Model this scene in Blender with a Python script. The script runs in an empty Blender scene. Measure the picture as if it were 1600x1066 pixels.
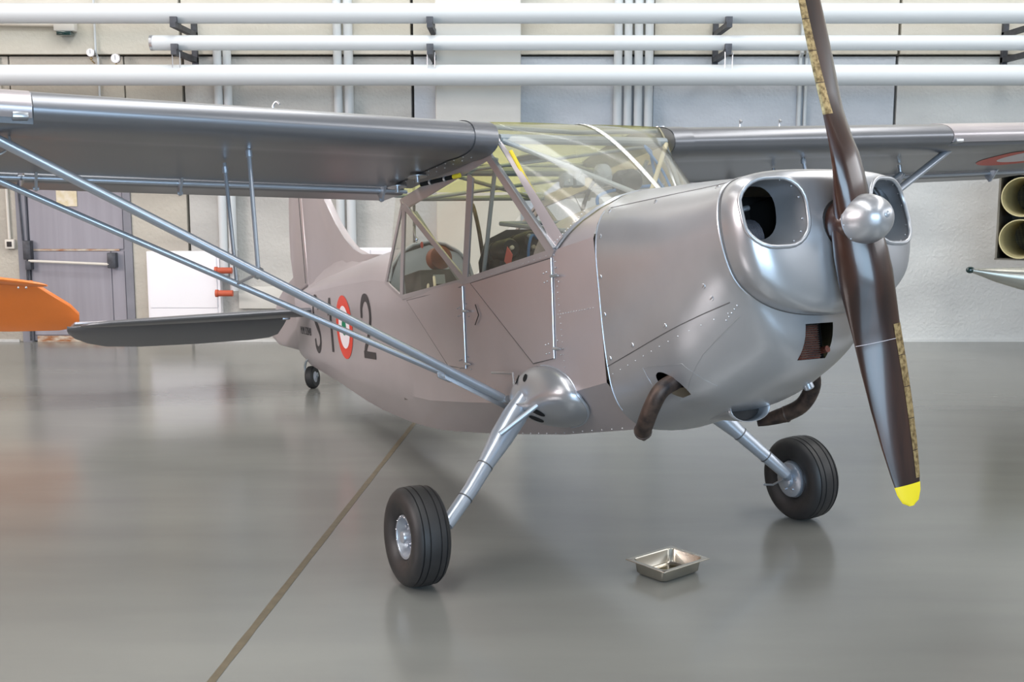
import bpy, bmesh, math, random
from mathutils import Vector, Matrix
from mathutils.bvhtree import BVHTree
random.seed(7)
C = bpy.context.scene.collection
SC = bpy.context.scene
R = math.radians
PI = math.pi

# ------------------------------------------------------------------ camera
cam_d = bpy.data.cameras.new('camera')
cam = bpy.data.objects.new('camera', cam_d)
C.objects.link(cam)
cam_d.sensor_width = 36.0
cam_d.lens = 36.0 * 1764.0 / 1600.0
cam_d.clip_end = 200
cam.location = (0, 0, 1.815)
cam.rotation_euler = (R(90) - 0.135, 0, 0)
SC.camera = cam
# ------------------------------------------------------------------ colour management
SC.view_settings.view_transform = 'Standard'
SC.view_settings.look = 'None'
SC.view_settings.gamma = 1
SC.view_settings.use_curve_mapping = False
SC.view_settings.exposure = 0.14
# ------------------------------------------------------------------ world
wd = bpy.data.worlds.new('world')
SC.world = wd
wd.use_nodes = True
wd.node_tree.nodes['Background'].inputs[0].default_value = (0.80, 0.90, 1.0, 1)
wd.node_tree.nodes['Background'].inputs[1].default_value = 1.0


def area(name, loc, tgt, sx, sy, power, col, spread=180):
    l = bpy.data.lights.new(name, 'AREA')
    l.shape = 'RECTANGLE'
    l.size = sx
    l.size_y = sy
    l.energy = power
    l.color = col
    l.spread = R(spread)
    o = bpy.data.objects.new(name, l)
    C.objects.link(o)
    o.location = loc
    d = Vector(tgt) - Vector(loc)
    o.rotation_euler = d.to_track_quat('-Z', 'Y').to_euler()
    return o


# daylight through the big hangar-door glazing behind the camera
area('door_daylight', (3.5, -8.8, 3.2), (3.5, 5, 1.4), 10, 4.6, 1150, (0.52, 0.76, 1.0))
# daylight through the high strip windows on the right-hand wall
area('side_daylight', (12.6, 4, 5.6), (0, 7, 1.0), 14, 2.0, 300, (0.95, 0.97, 1.0))
area('left_daylight', (-12.6, 1.5, 5.2), (0, 5, 1.0), 7, 2.4, 1050, (1.0, 0.91, 0.89))
# skylight strips in the roof
area('skylight', (-1.5, 5.0, 7.75), (-1.5, 5.0, 0), 1.6, 14, 480, (0.98, 0.98, 0.95))
area('skylight.001', (5.5, 5.0, 7.75), (5.5, 5.0, 0), 1.6, 14, 420, (1.0, 0.97, 0.92))
area('skylight.002', (-8.5, 5.0, 7.75), (-8.5, 5.0, 0), 1.6, 14, 330, (1.0, 0.93, 0.84))
# row of wall-washing lamps high in front of the back wall
area('wall_lamp', (0, 9.6, 7.2), (0, 13.3, 2.6), 18, .5, 200, (0.96, 0.97, 0.98))


# ------------------------------------------------------------------ materials
def lin(c):
    return tuple(((v / 255.0) / 12.92 if v / 255.0 <= 0.04045 else (((v / 255.0) + 0.055) / 1.055) ** 2.4) for v in c)


def mat(name, rgb, rough=.5, metal=0.0, var=0.0, scale=(3, 3, 3), rgb2=None, bump=0.0, bscale=40, coat=0.0,
        rvar=0.0, detail=6, lo=.35, hi=.65, coat_rough=.1):
    m = bpy.data.materials.new(name)
    m.use_nodes = True
    nt = m.node_tree
    b = nt.nodes['Principled BSDF']
    c1 = lin(rgb)
    tc = nt.nodes.new('ShaderNodeTexCoord')
    mp = nt.nodes.new('ShaderNodeMapping')
    mp.inputs['Scale'].default_value = scale
    nt.links.new(tc.outputs['Object'], mp.inputs['Vector'])
    n = nt.nodes.new('ShaderNodeTexNoise')
    n.inputs['Detail'].default_value = detail
    n.inputs['Scale'].default_value = 1.0
    nt.links.new(mp.outputs['Vector'], n.inputs['Vector'])
    cr = nt.nodes.new('ShaderNodeValToRGB')
    cr.color_ramp.elements[0].position = lo
    cr.color_ramp.elements[1].position = hi
    if rgb2 is None:
        c2 = tuple(v * (1 - var) for v in c1)
        c1b = tuple(min(1, v * (1 + var)) for v in c1)
    else:
        c2 = lin(rgb2)
        c1b = c1
    cr.color_ramp.elements[0].color = (*c2, 1)
    cr.color_ramp.elements[1].color = (*c1b, 1)
    nt.links.new(n.outputs['Fac'], cr.inputs['Fac'])
    nt.links.new(cr.outputs['Color'], b.inputs['Base Color'])
    b.inputs['Roughness'].default_value = rough
    b.inputs['Metallic'].default_value = metal
    b.inputs['Coat Weight'].default_value = coat
    b.inputs['Coat Roughness'].default_value = coat_rough
    if rvar:
        mr = nt.nodes.new('ShaderNodeMapRange')
        mr.inputs['To Min'].default_value = max(0.02, rough - rvar)
        mr.inputs['To Max'].default_value = rough + rvar
        nt.links.new(n.outputs['Fac'], mr.inputs['Value'])
        nt.links.new(mr.outputs['Result'], b.inputs['Roughness'])
    if bump:
        n2 = nt.nodes.new('ShaderNodeTexNoise')
        n2.inputs['Scale'].default_value = bscale
        n2.inputs['Detail'].default_value = 4
        nt.links.new(tc.outputs['Object'], n2.inputs['Vector'])
        bp = nt.nodes.new('ShaderNodeBump')
        bp.inputs['Strength'].default_value = bump
        bp.inputs['Distance'].default_value = 0.01
        nt.links.new(n2.outputs['Fac'], bp.inputs['Height'])
        nt.links.new(bp.outputs['Normal'], b.inputs['Normal'])
    return m


def glass_mat(name, tint, haze, haze_col, gloss=.12):
    m = bpy.data.materials.new(name)
    m.use_nodes = True
    nt = m.node_tree
    for n in list(nt.nodes):
        nt.nodes.remove(n)
    out = nt.nodes.new('ShaderNodeOutputMaterial')
    tr = nt.nodes.new('ShaderNodeBsdfTransparent')
    tr.inputs[0].default_value = (*tint, 1)
    df = nt.nodes.new('ShaderNodeBsdfTranslucent')
    df.inputs[0].default_value = (*haze_col, 1)
    dd = nt.nodes.new('ShaderNodeBsdfDiffuse')
    dd.inputs[0].default_value = (*haze_col, 1)
    m0 = nt.nodes.new('ShaderNodeMixShader')
    m0.inputs[0].default_value = .5
    nt.links.new(df.outputs[0], m0.inputs[1])
    nt.links.new(dd.outputs[0], m0.inputs[2])
    gl = nt.nodes.new('ShaderNodeBsdfGlossy')
    gl.inputs['Roughness'].default_value = gloss
    noise = nt.nodes.new('ShaderNodeTexNoise')
    noise.inputs['Scale'].default_value = 3
    tc = nt.nodes.new('ShaderNodeTexCoord')
    nt.links.new(tc.outputs['Object'], noise.inputs['Vector'])
    mr = nt.nodes.new('ShaderNodeMapRange')
    mr.inputs['To Min'].default_value = haze * .5
    mr.inputs['To Max'].default_value = haze * 1.5
    nt.links.new(noise.outputs['Fac'], mr.inputs['Value'])
    m1 = nt.nodes.new('ShaderNodeMixShader')
    nt.links.new(mr.outputs['Result'], m1.inputs[0])
    nt.links.new(tr.outputs[0], m1.inputs[1])
    nt.links.new(m0.outputs[0], m1.inputs[2])
    lw = nt.nodes.new('ShaderNodeLayerWeight')
    pw = nt.nodes.new('ShaderNodeMath')
    pw.operation = 'POWER'
    pw.inputs[1].default_value = 5.0
    nt.links.new(lw.outputs['Facing'], pw.inputs[0])
    fr = nt.nodes.new('ShaderNodeMapRange')
    fr.inputs['To Min'].default_value = .05
    fr.inputs['To Max'].default_value = .9
    nt.links.new(pw.outputs[0], fr.inputs['Value'])
    m2 = nt.nodes.new('ShaderNodeMixShader')
    nt.links.new(fr.outputs['Result'], m2.inputs[0])
    nt.links.new(m1.outputs[0], m2.inputs[1])
    nt.links.new(gl.outputs[0], m2.inputs[2])
    nt.links.new(m2.outputs[0], out.inputs[0])
    return m


M = {}
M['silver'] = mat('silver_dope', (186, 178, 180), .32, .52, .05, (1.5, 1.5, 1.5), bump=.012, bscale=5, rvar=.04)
M['silver_cowl'] = mat('silver_cowl_paint', (180, 181, 185), .30, .66, .04, (4, 4, 4), bump=.03, bscale=9, rvar=.05)
M['silver_shaded'] = mat('shaded_silver_fabric', (130, 131, 136), .34, .66, .04, (1.5, 1.5, 1.5), rvar=.03)  # silver darkened so the colour holds the shade of wing and tail undersides
M['silver_leg'] = mat('silver_leg_paint', (176, 181, 190), .30, .55, .04)
M['fitting'] = mat('zinc_fitting', (190, 192, 196), .3, .8, .1)
M['seam'] = mat('seam_grey', (92, 90, 90), .5, .3, .1)  # darker grey of panel seams, joints and door gaps
M['rubber'] = mat('tyre_rubber', (44, 42, 42), .52, 0, rgb2=(34, 33, 34), scale=(9, 9, 9), bump=.05, bscale=60)
M['rubber_tail'] = mat('tail_tyre_rubber', (38, 38, 38), .6, 0, .1)
M['wood'] = mat('propeller_wood', (66, 38, 27), .28, 0, rgb2=(36, 20, 17), scale=(3, 14, 2.2), lo=.38, hi=.68, coat=.6, coat_rough=.12)
M['brass'] = mat('worn_brass', (182, 158, 114), .36, .6, rgb2=(110, 90, 60), scale=(64, 64, 64), lo=.34, hi=.6)
M['yellow'] = mat('yellow_tip_paint', (240, 214, 32), .45, 0, .03)
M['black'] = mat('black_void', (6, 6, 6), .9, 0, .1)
M['dark'] = mat('dark_metal', (48, 46, 46), .5, .4, .2, (20, 20, 20))
M['fins'] = mat('cylinder_fins', (104, 104, 112), .5, .4, .15)
M['exhaust'] = mat('heat_stained_steel', (92, 76, 68), .5, .6, rgb2=(50, 44, 44), scale=(18, 18, 18))
M['cooler'] = mat('oil_cooler_brown', (120, 66, 52), .5, .5, rgb2=(66, 34, 30), scale=(160, 160, 160))
M['marking'] = mat('black_marking', (48, 44, 46), .42, .1, .05)
M['red'] = mat('roundel_red', (206, 62, 44), .42, .05, .04)
M['white'] = mat('roundel_white', (224, 216, 222), .42, 0, .02)
M['green'] = mat('roundel_green', (0, 118, 84), .42, 0, .04)
M['tubes'] = mat('cabin_tube_grey', (150, 156, 158), .45, .15, .06)
M['tubes_cream'] = mat('cabin_tube_cream', (190, 180, 150), .5, 0, .06)
M['blue'] = mat('blue_hose', (58, 118, 176), .45, 0, .1)
M['ytube'] = mat('yellow_pipe', (222, 196, 46), .45, 0, .05)
M['cabin'] = mat('cabin_lining', (96, 92, 88), .7, 0, .15)
M['leather'] = mat('brown_leather', (122, 66, 40), .5, 0, rgb2=(92, 48, 30), scale=(12, 12, 12))
M['radio'] = mat('radio_crackle', (50, 46, 42), .6, .1, .2, (30, 30, 30))
M['instrument'] = mat('instrument_black', (15, 14, 14), .42, .1, .3, (10, 10, 10))
M['tag'] = mat('faded_red_tag', (206, 96, 84), .7)
M['ivory'] = mat('ivory_plug', (206, 196, 170), .6)
M['glass'] = glass_mat('aged_clear_panel', (.95, .94, .90), .10, (.62, .58, .50))
M['glass_front'] = glass_mat('aged_windscreen', (.96, .96, .92), .27, (.80, .79, .72))
M['glass_roof'] = glass_mat('yellowed_roof_panel', (.86, .86, .42), .42, (.72, .70, .36))
M['pan'] = mat('steel_pan', (186, 180, 168), .26, .9, .04, (6, 6, 6), rvar=.04)
M['oil'] = mat('oil_puddle', (88, 76, 28), .08, .1, rgb2=(20, 18, 10), scale=(22, 22, 22))
M['orange'] = mat('orange_paint', (236, 128, 52), .35, 0, .04, coat=.5, bump=.03, bscale=8)
M['silver2'] = mat('silver_wing_tank', (190, 188, 178), .32, .6, .06)
M['lamp_green'] = mat('dark_green_lens', (14, 50, 50), .15, 0, .1, coat=1)
M['launcher'] = mat('beige_tube', (190, 180, 138), .4, .15, .08)
M['launcher_box'] = mat('grey_rack', (110, 106, 96), .6, .2, .15)
M['pipe'] = mat('white_pipe_paint', (200, 204, 206), .42, 0, .015, (.5, .5, .5))
M['bracket'] = mat('dark_bracket', (74, 76, 82), .55, .3, .25, (14, 14, 14))
M['rust'] = mat('rust', (150, 92, 50), .85, 0, rgb2=(196, 186, 170), scale=(9, 3, 30))
M['door'] = mat('grey_door_paint', (154, 151, 160), .55, 0, rgb2=(142, 139, 147), scale=(9, 2, .5))
M['doorframe'] = mat('door_frame_grey', (126, 126, 134), .6, 0, .1)
M['paper'] = mat('old_paper', (226, 216, 198), .8, 0, rgb2=(212, 198, 160), scale=(14, 14, 14))
M['cabinet'] = mat('white_cabinet', (240, 238, 242), .45, 0, .01)
M['orange_pipe'] = mat('red_lead_pipe', (186, 86, 58), .6, 0, .1)
M['socket'] = mat('white_plastic', (212, 206, 196), .5, 0, .03)
M['column'] = mat('painted_column', (206, 204, 198), .7, 0, .03, (1, 1, 1), bump=.15, bscale=30)
M['panel'] = mat('rough_concrete_panel', (208, 208, 205), .85, 0, rgb2=(192, 192, 190), scale=(.8, .8, 2.2), bump=.9, bscale=26)
M['panel_dark'] = mat('rough_concrete_panel_grey', (198, 202, 208), .85, 0, rgb2=(180, 184, 190), scale=(.8, .8, 2.2), bump=.9, bscale=26)
M['panel_warm'] = mat('rough_concrete_panel_warm', (188, 182, 170), .85, 0, rgb2=(166, 160, 150), scale=(.8, .8, 2.2), bump=.9, bscale=26)
M['panel_mid'] = mat('rough_concrete_panel_mid', (192, 190, 185), .85, 0, rgb2=(172, 170, 166), scale=(.8, .8, 2.2), bump=.9, bscale=26)
M['panel_top'] = mat('upper_concrete_band', (206, 202, 192), .8, 0, rgb2=(192, 187, 174), scale=(.7, .7, 2.5), bump=.6, bscale=26)
M['joint'] = mat('panel_joint', (66, 62, 60), .9, 0, .2)
M['ceiling'] = mat('ceiling_sheet', (150, 146, 140), .8, 0, .1)
M['sidewall'] = mat('warm_sidewall', (176, 132, 108), .8, 0, .12)
M['frontwall'] = mat('front_wall', (168, 160, 150), .8, 0, .1)
M['joint_floor'] = mat('floor_joint_filler', (104, 94, 76), .6, 0, .12, (20, 20, 20))
M['lamp'] = None


def emis(name, col, s):
    m = bpy.data.materials.new(name)
    m.use_nodes = True
    b = m.node_tree.nodes['Principled BSDF']
    b.inputs['Base Color'].default_value = (*col, 1)
    b.inputs['Emission Color'].default_value = (*col, 1)
    b.inputs['Emission Strength'].default_value = s
    return m


M['lamp'] = emis('lamp_tube', (1, .95, .85), 14)

# floor material: sealed epoxy screed with faint trowel streaks
fm = mat('floor_epoxy', (128, 128, 123), .20, 0, rgb2=(117, 117, 113), scale=(.5, 2.2, 1), lo=.3, hi=.7, rvar=.05)
_b = fm.node_tree.nodes['Principled BSDF']
_b.inputs['Specular IOR Level'].default_value = .75
M['floor'] = fm


# ------------------------------------------------------------------ geometry helpers
def cr(p0, p1, p2, p3, t):
    return .5 * ((2 * p1) + (p2 - p0) * t + (2 * p0 - 5 * p1 + 4 * p2 - p3) * t * t + (3 * p1 - p0 - 3 * p2 + p3) * t ** 3)


def spline(pts, n, closed=False):
    """Catmull-Rom through pts, n sub-steps per span"""
    P = [Vector(p) for p in pts]
    N = len(P)
    out = []
    rng = N if closed else N - 1
    for i in range(rng):
        if closed:
            a, b, c, d = P[(i - 1) % N], P[i], P[(i + 1) % N], P[(i + 2) % N]
        else:
            b, c = P[i], P[i + 1]
            a = P[i - 1] if i > 0 else b * 2 - c
            d = P[i + 2] if i + 2 < N else c * 2 - b
        for k in range(n):
            out.append(cr(a, b, c, d, k / n))
    if not closed:
        out.append(P[-1].copy())
    return out


def interp(tab, x):
    """tab sorted by descending or ascending x"""
    t = sorted(tab)
    if x <= t[0][0]:
        return t[0][1]
    for (a, va), (b, vb) in zip(t, t[1:]):
        if x <= b:
            return va + (vb - va) * (x - a) / (b - a)
    return t[-1][1]


class MB:
    def __init__(s):
        s.bm = bmesh.new()

    def grid(s, rows, close_u=False, close_v=False, capa=False, capb=False):
        bm = s.bm
        V = [[bm.verts.new(p) for p in r] for r in rows]
        nr, nc = len(V), len(V[0])
        for i in range(nr if close_v else nr - 1):
            for j in range(nc if close_u else nc - 1):
                q = [V[i][j], V[i][(j + 1) % nc], V[(i + 1) % nr][(j + 1) % nc], V[(i + 1) % nr][j]]
                try:
                    bm.faces.new(q)
                except ValueError:
                    pass
        if capa:
            bm.faces.new(V[0][::-1])
        if capb:
            bm.faces.new(V[-1])
        return s

    def tube(s, pts, rad, n=12, caps=True):
        P = [Vector(p) for p in pts]
        if not isinstance(rad, (list, tuple)):
            rad = [rad] * len(P)
        rows = []
        up = None
        for i, p in enumerate(P):
            t = (P[min(i + 1, len(P) - 1)] - P[max(i - 1, 0)]).normalized()
            if up is None:
                a = Vector((0, 0, 1)) if abs(t.z) < .9 else Vector((1, 0, 0))
                u = t.cross(a).normalized()
            else:
                u = (up - t * up.dot(t)).normalized()
            up = u
            w = t.cross(u)
            rows.append([p + (u * math.cos(2 * PI * k / n) + w * math.sin(2 * PI * k / n)) * rad[i] for k in range(n)])
        s.grid(rows, close_u=True, capa=caps, capb=caps)
        return s

    def box(s, a, b, bev=0):
        a, b = Vector(a), Vector(b)
        lo = Vector((min(a.x, b.x), min(a.y, b.y), min(a.z, b.z)))
        hi = Vector((max(a.x, b.x), max(a.y, b.y), max(a.z, b.z)))
        m = Matrix.Translation((lo + hi) / 2) @ Matrix.Diagonal((*(hi - lo), 1))
        r = bmesh.ops.create_cube(s.bm, size=1, matrix=m)
        if bev:
            es = list({e for v in r['verts'] for e in v.link_edges})
            bmesh.ops.bevel(s.bm, geom=es, offset=bev, segments=2, affect='EDGES', profile=.5)
        return s

    def obox(s, c, ax, ay, az, bev=0):
        """oriented box, half-vectors ax ay az"""
        m = Matrix((Vector(ax) * 2, Vector(ay) * 2, Vector(az) * 2)).transposed().to_4x4()
        m.translation = Vector(c)
        r = bmesh.ops.create_cube(s.bm, size=1, matrix=m)
        if bev:
            es = list({e for v in r['verts'] for e in v.link_edges})
            bmesh.ops.bevel(s.bm, geom=es, offset=bev, segments=2, affect='EDGES')
        return s

    def prism(s, pts, off):
        """polygon pts extruded by vector off"""
        off = Vector(off)
        a = [s.bm.verts.new(Vector(p)) for p in pts]
        b = [s.bm.verts.new(Vector(p) + off) for p in pts]
        n = len(a)
        s.bm.faces.new(a[::-1])
        s.bm.faces.new(b)
        for i in range(n):
            s.bm.faces.new([a[i], a[(i + 1) % n], b[(i + 1) % n], b[i]])
        return s

    def lathe(s, prof, origin, axis, n=32, caps=True):
        """prof: list of (along, radius)"""
        o = Vector(origin)
        ax = Vector(axis).normalized()
        u = ax.orthogonal().normalized()
        w = ax.cross(u)
        rows = []
        for a, r in prof:
            r = max(r, 1e-4)
            rows.append([o + ax * a + (u * math.cos(2 * PI * k / n) + w * math.sin(2 * PI * k / n)) * r for k in range(n)])
        s.grid(rows, close_u=True, capa=caps, capb=caps)
        return s

    def ball(s, c, r, u=10, v=6, sc=(1, 1, 1)):
        m = Matrix.Translation(Vector(c)) @ Matrix.Diagonal((sc[0], sc[1], sc[2], 1))
        bmesh.ops.create_uvsphere(s.bm, u_segments=u, v_segments=v, radius=r, matrix=m)
        return s

    def build(s, name, m, parent=None, smooth=True, angle=35, weld=0):
        bm = s.bm
        if weld:
            bmesh.ops.remove_doubles(bm, verts=bm.verts, dist=weld)
        bmesh.ops.recalc_face_normals(bm, faces=bm.faces)
        me = bpy.data.meshes.new(name)
        for f in bm.faces:
            f.smooth = smooth
        if smooth:
            for e in bm.edges:
                if len(e.link_faces) == 2 and e.calc_face_angle(0) > R(angle):
                    e.smooth = False
        bm.to_mesh(me)
        bm.free()
        o = bpy.data.objects.new(name, me)
        me.materials.append(m)
        C.objects.link(o)
        if parent is not None:
            o.parent = parent
        return o


def tag(o, label=None, cat=None, group=None, kind=None):
    if label:
        o['label'] = label
    if cat:
        o['category'] = cat
    if group:
        o['group'] = group
    if kind:
        o['kind'] = kind
    return o


def empty(name, loc=(0, 0, 0), label=None, cat=None, group=None):
    o = bpy.data.objects.new(name, None)
    C.objects.link(o)
    o.location = loc
    o.empty_display_size = .1
    return tag(o, label, cat, group)


def cut(o, cutters):
    """boolean difference, applied to the mesh data"""
    for cobj in cutters:
        md = o.modifiers.new('b', 'BOOLEAN')
        md.operation = 'DIFFERENCE'
        md.solver = 'EXACT'
        md.object = cobj
    bpy.context.view_layer.update()
    dg = bpy.context.evaluated_depsgraph_get()
    me = bpy.data.meshes.new_from_object(o.evaluated_get(dg))
    o.modifiers.clear()
    old = o.data
    bv = BVHTree.FromPolygons([v.co.copy() for v in old.vertices], [list(p.vertices) for p in old.polygons])
    bm = bmesh.new()
    bm.from_mesh(me)
    bad = [f for f in bm.faces if max(bv.find_nearest(v.co)[3] for v in f.verts) > .003 or bv.find_nearest(f.calc_center_median())[3] > .003]
    bmesh.ops.delete(bm, geom=bad, context='FACES')
    bm.to_mesh(me)
    bm.free()
    o.data = me
    bpy.data.meshes.remove(old)
    for cobj in cutters:
        d = cobj.data
        bpy.data.objects.remove(cobj)
        bpy.data.meshes.remove(d)
    return o


# ================================================================== SETTING
WY = 13.3
fl = MB()
fl.box((-13, -9, -.1), (13, WY + .6, 0))
floor = tag(fl.build('floor', M['floor'], smooth=False), kind='structure')

# floor joint strip (dark filled saw cut running away from the camera)
jd = Vector((-1.114 + .729, 3.974 - 9.028, 0)).normalized()
jn = Vector((-jd.y, jd.x, 0))
j0 = Vector((-.729, 9.028, 0)) - jd * 4.2
j1 = Vector((-1.114, 3.974, 0)) + jd * 5
jm = MB()
jrow = []
NJ = 80
for i in range(NJ + 1):
    p = j0.lerp(j1, i / NJ)
    wv = .017 + random.uniform(-.0022, .0022)
    jrow.append([p + jn * wv + Vector((0, 0, .0016)), p - jn * wv + Vector((0, 0, .0016))])
jm.grid(jrow)
tag(jm.build('trim_1', M['joint_floor'], smooth=False), kind='structure')

# back wall: backing slab with separate precast panels as pieces
bw = MB()
bw.box((-13, WY + .16, -.1), (13, WY + .5, 8))
wall_back = tag(bw.build('wall_back', M['joint'], smooth=False), kind='structure')
seams = [-13, -9.1, -6.43, -3.79, -1.146, 1.614, 4.43, 7.2, 9.95, 13]
DX0, DX1, DZ1 = -5.80, -4.46, 2.42      # door opening
g = .016


def wpanel(x0, x1, z0, z1, m, y0=WY, th=.16):
    b = MB()
    b.box((x0 + g, y0, z0), (x1 - g, y0 + th, z1), bev=.006)
    return b.build('panel', m, wall_back, smooth=False)


for i, (x0, x1) in enumerate(zip(seams, seams[1:])):
    mm = M['panel_warm'] if i < 3 else M['panel_mid'] if i == 3 else (M['panel_dark'] if i in (4, 5) else M['panel'])
    if x0 < DX0 < x1:
        wpanel(x0, DX0 + g, 0, 3.31, mm)
        wpanel(DX1 - g, x1, 0, 3.31, mm)
        wpanel(DX0, DX1, DZ1, 3.31, mm)
    else:
        wpanel(x0, x1, 0, 3.31, mm)
    wpanel(x0, x1, 3.33, 5.4, M['panel_top'], WY - .05, .21)
    wpanel(x0, x1, 5.42, 8.0, M['panel_top'], WY - .05, .21)
cb = MB()
cb.box((-.86, WY - .34, 0), (.10, WY - .001, 8), bev=.012)
cb.build('pillar', M['column'], wall_back, smooth=False)
for (a, b) in ((-12.9, DX0 - .05), (DX1 + .05, -.88), (.12, 12.9)):
    t = MB()
    t.box((a, WY - .014, 0.0), (b, WY - .001, .03))
    tag(t.build('baseboard_back', M['panel'], smooth=False), kind='structure')

# other walls and ceiling (outside the frame, they light and reflect)
b = MB(); b.box((-13.3, -9, -.1), (-13, WY, 3.9)); b.box((-13.3, -9, 6.5), (-13, WY, 8)); b.box((-13.3, 5.1, 3.9), (-13, WY, 6.5)); b.box((-13.3, -9, 3.9), (-13, -2.1, 6.5)); tag(b.build('wall_left', M['sidewall'], smooth=False), kind='structure')
b = MB()
b.box((13, -9, -.1), (13.3, WY, 4.4)); b.box((13, -9, 6.7), (13.3, WY, 8))
tag(b.build('wall_right', M['frontwall'], smooth=False), kind='structure')
b = MB()
b.box((-13, -9.3, -.1), (-2, -9, 8)); b.box((9, -9.3, -.1), (13, -9, 8)); b.box((-2, -9.3, 5.8), (9, -9, 8))
tag(b.build('wall_front', M['frontwall'], smooth=False), kind='structure')
b = MB()
xs = [-13, -9.4, -7.6, -2.4, -.6, 4.6, 6.4, 13]
for k in (0, 2, 4, 6):
    b.box((xs[k], -9, 8), (xs[k + 1], WY, 8.2))
b.box((-13, -9, 8.0), (13, -2.2, 8.2)); b.box((-13, 12.2, 8.0), (13, WY, 8.2))
tag(b.build('ceiling', M['ceiling'], smooth=False), kind='structure')

# ---------------- door
door = tag(MB().box((DX0 + .12, WY + .03, .01), (DX1 - .10, WY + .075, DZ1 - .06)).build('door_1', M['door'], smooth=False), kind='structure')
fr = MB()
fr.box((DX0, WY - .02, 0), (DX0 + .11, WY + .1, DZ1)); fr.box((DX1 - .09, WY - .02, 0), (DX1, WY + .1, DZ1))
fr.box((DX0, WY - .02, DZ1 - .06), (DX1, WY + .1, DZ1))
fr.build('door_frame', M['doorframe'], door, smooth=False)
pl = MB(); pl.box((DX0 + .13, WY + .016, 1.10), (DX1 - .11, WY + .029, DZ1 - .07), bev=.003)
pl.build('upper_skin', M['door'], door, smooth=False)
pl = MB(); pl.box((DX0 + .13, WY + .016, .08), (-4.73, WY + .029, 1.075), bev=.003)
pl.build('lower_skin', M['door'], door, smooth=False)
pl = MB(); pl.box((-4.72, WY + .016, .08), (DX1 - .11, WY + .029, 1.075), bev=.003)
pl.build('lower_skin', M['door'], door, smooth=False)
tag(MB().box((DX0 + .16, WY + .008, 1.078), (-4.62, WY + .022, 1.10)).build('rust_strip', M['rust'], door, smooth=False), 'rusty flaking strip across the door')
tag(MB().box((DX0 + .16, WY + .004, .0), (-4.62, WY + .022, .07)).build('rust_strip', M['rust'], door, smooth=False), 'rusty bottom edge')
pb = MB(); pb.tube([(-5.66, WY - .07, .965), (-4.72, WY - .07, .925)], .016, 10)
tag(pb.build('panic_bar', M['socket'], door), 'pale push bar')
lb = MB(); lb.box((-4.74, WY - .085, .88), (-4.64, WY + .015, 1.06), bev=.01)
lb.build('bar_lock', M['bracket'], door)
lb = MB(); lb.box((DX0 + .08, WY - .085, .98), (DX0 + .17, WY + .015, 1.20), bev=.01); lb.box((DX0 + .1, WY - .085, .86), (DX0 + .165, WY + .015, .97), bev=.008)
lb.build('bar_lock', M['bracket'], door)
rd = MB(); rd.tube([(DX0 + .07, WY - .035, 1.2), (DX0 + .03, WY - .035, 2.3)], .01, 8); rd.tube([(DX0 + .10, WY - .035, .02), (DX0 + .10, WY - .035, .9)], .012, 8)
rd.build('lock_rod', M['bracket'], door)
pp = MB(); pp.box((-5.33, WY + .006, 1.60), (-5.09, WY + .0145, 1.815))
o = pp.build('paper_sheet', M['paper'], smooth=False)
tag(o, 'square of yellowed paper taped high on the grey metal door', 'paper')

# ---------------- long white pipes in front of the wall
PY = 12.55


def long_pipe(zc, r, x0, x1, label):
    b = MB()
    b.tube([(x0, PY, zc), (x1, PY, zc)], r, 32)
    o = b.build('wall_pipe', M['pipe'])
    tag(o, label, 'pipe', 'long horizontal pipes along the back wall')
    return o


ZP = [3.6794, 3.3699, 3.0275]
RP = [0.1073, 0.081, 0.1123]
long_pipe(ZP[0], RP[0], -9, 9, 'topmost of the three thick white horizontal pipes on the back wall')
p2 = long_pipe(ZP[1], RP[1], -3.90, 9, 'middle thinner white horizontal pipe that ends open at its left')
long_pipe(ZP[2], RP[2], -9, 9, 'lowest of the three thick white horizontal pipes, just above the wings')
e = MB(); e.lathe([(-.012, RP[1] * 1.03), (.02, RP[1] * 1.03)], (-3.90, PY, ZP[1]), (1, 0, 0), 28)
tag(e.build('end_ring', M['fitting'], p2), 'bare metal rim at the open end')


def bracket(x, label):
    r = empty('pipe_bracket', (x, WY - .05, ZP[1]), label, 'bracket', 'dark brackets carrying the pipes')
    dy = PY - (WY - .05)
    for zr, zz in ((ZP[0] - RP[0], 0), (ZP[1] - RP[1], 1)):
        z = zr - ZP[1] - .03
        m_ = MB(); m_.box((-.03, -.02 + dy - .15, z - .028), (.03, 0, z + .028))
        m_.build('arm', M['bracket'], r, smooth=False)
        m_ = MB(); m_.box((-.036, dy - .15, z + .028), (.036, dy - .10, z + .085)); m_.build('clip', M['bracket'], r, smooth=False)
    m_ = MB(); m_.box((-.03, -.06, ZP[2] - ZP[1] + .05), (.03, 0, ZP[0] - ZP[1] + .0))
    m_.build('upright', M['bracket'], r, smooth=False)
    for dx in (-.03, .05):
        m_ = MB(); m_.tube([(dx, dy - .12, ZP[1] - RP[1] - ZP[1] - .03), (dx, dy - .12, ZP[2] + RP[2] * .6 - ZP[1])], .006, 6)
        m_.build('hanger_rod', M['fitting'], r)
    return r


bracket(-3.62, 'dark steel bracket at the open end of the middle pipe, left of the pillar')
bracket(-.88, 'dark steel bracket against the left edge of the pale pillar')
bracket(2.32, 'dark steel bracket between the pillar and the propeller')
bracket(5.62, 'dark steel bracket at the far right of the pipes')

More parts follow.
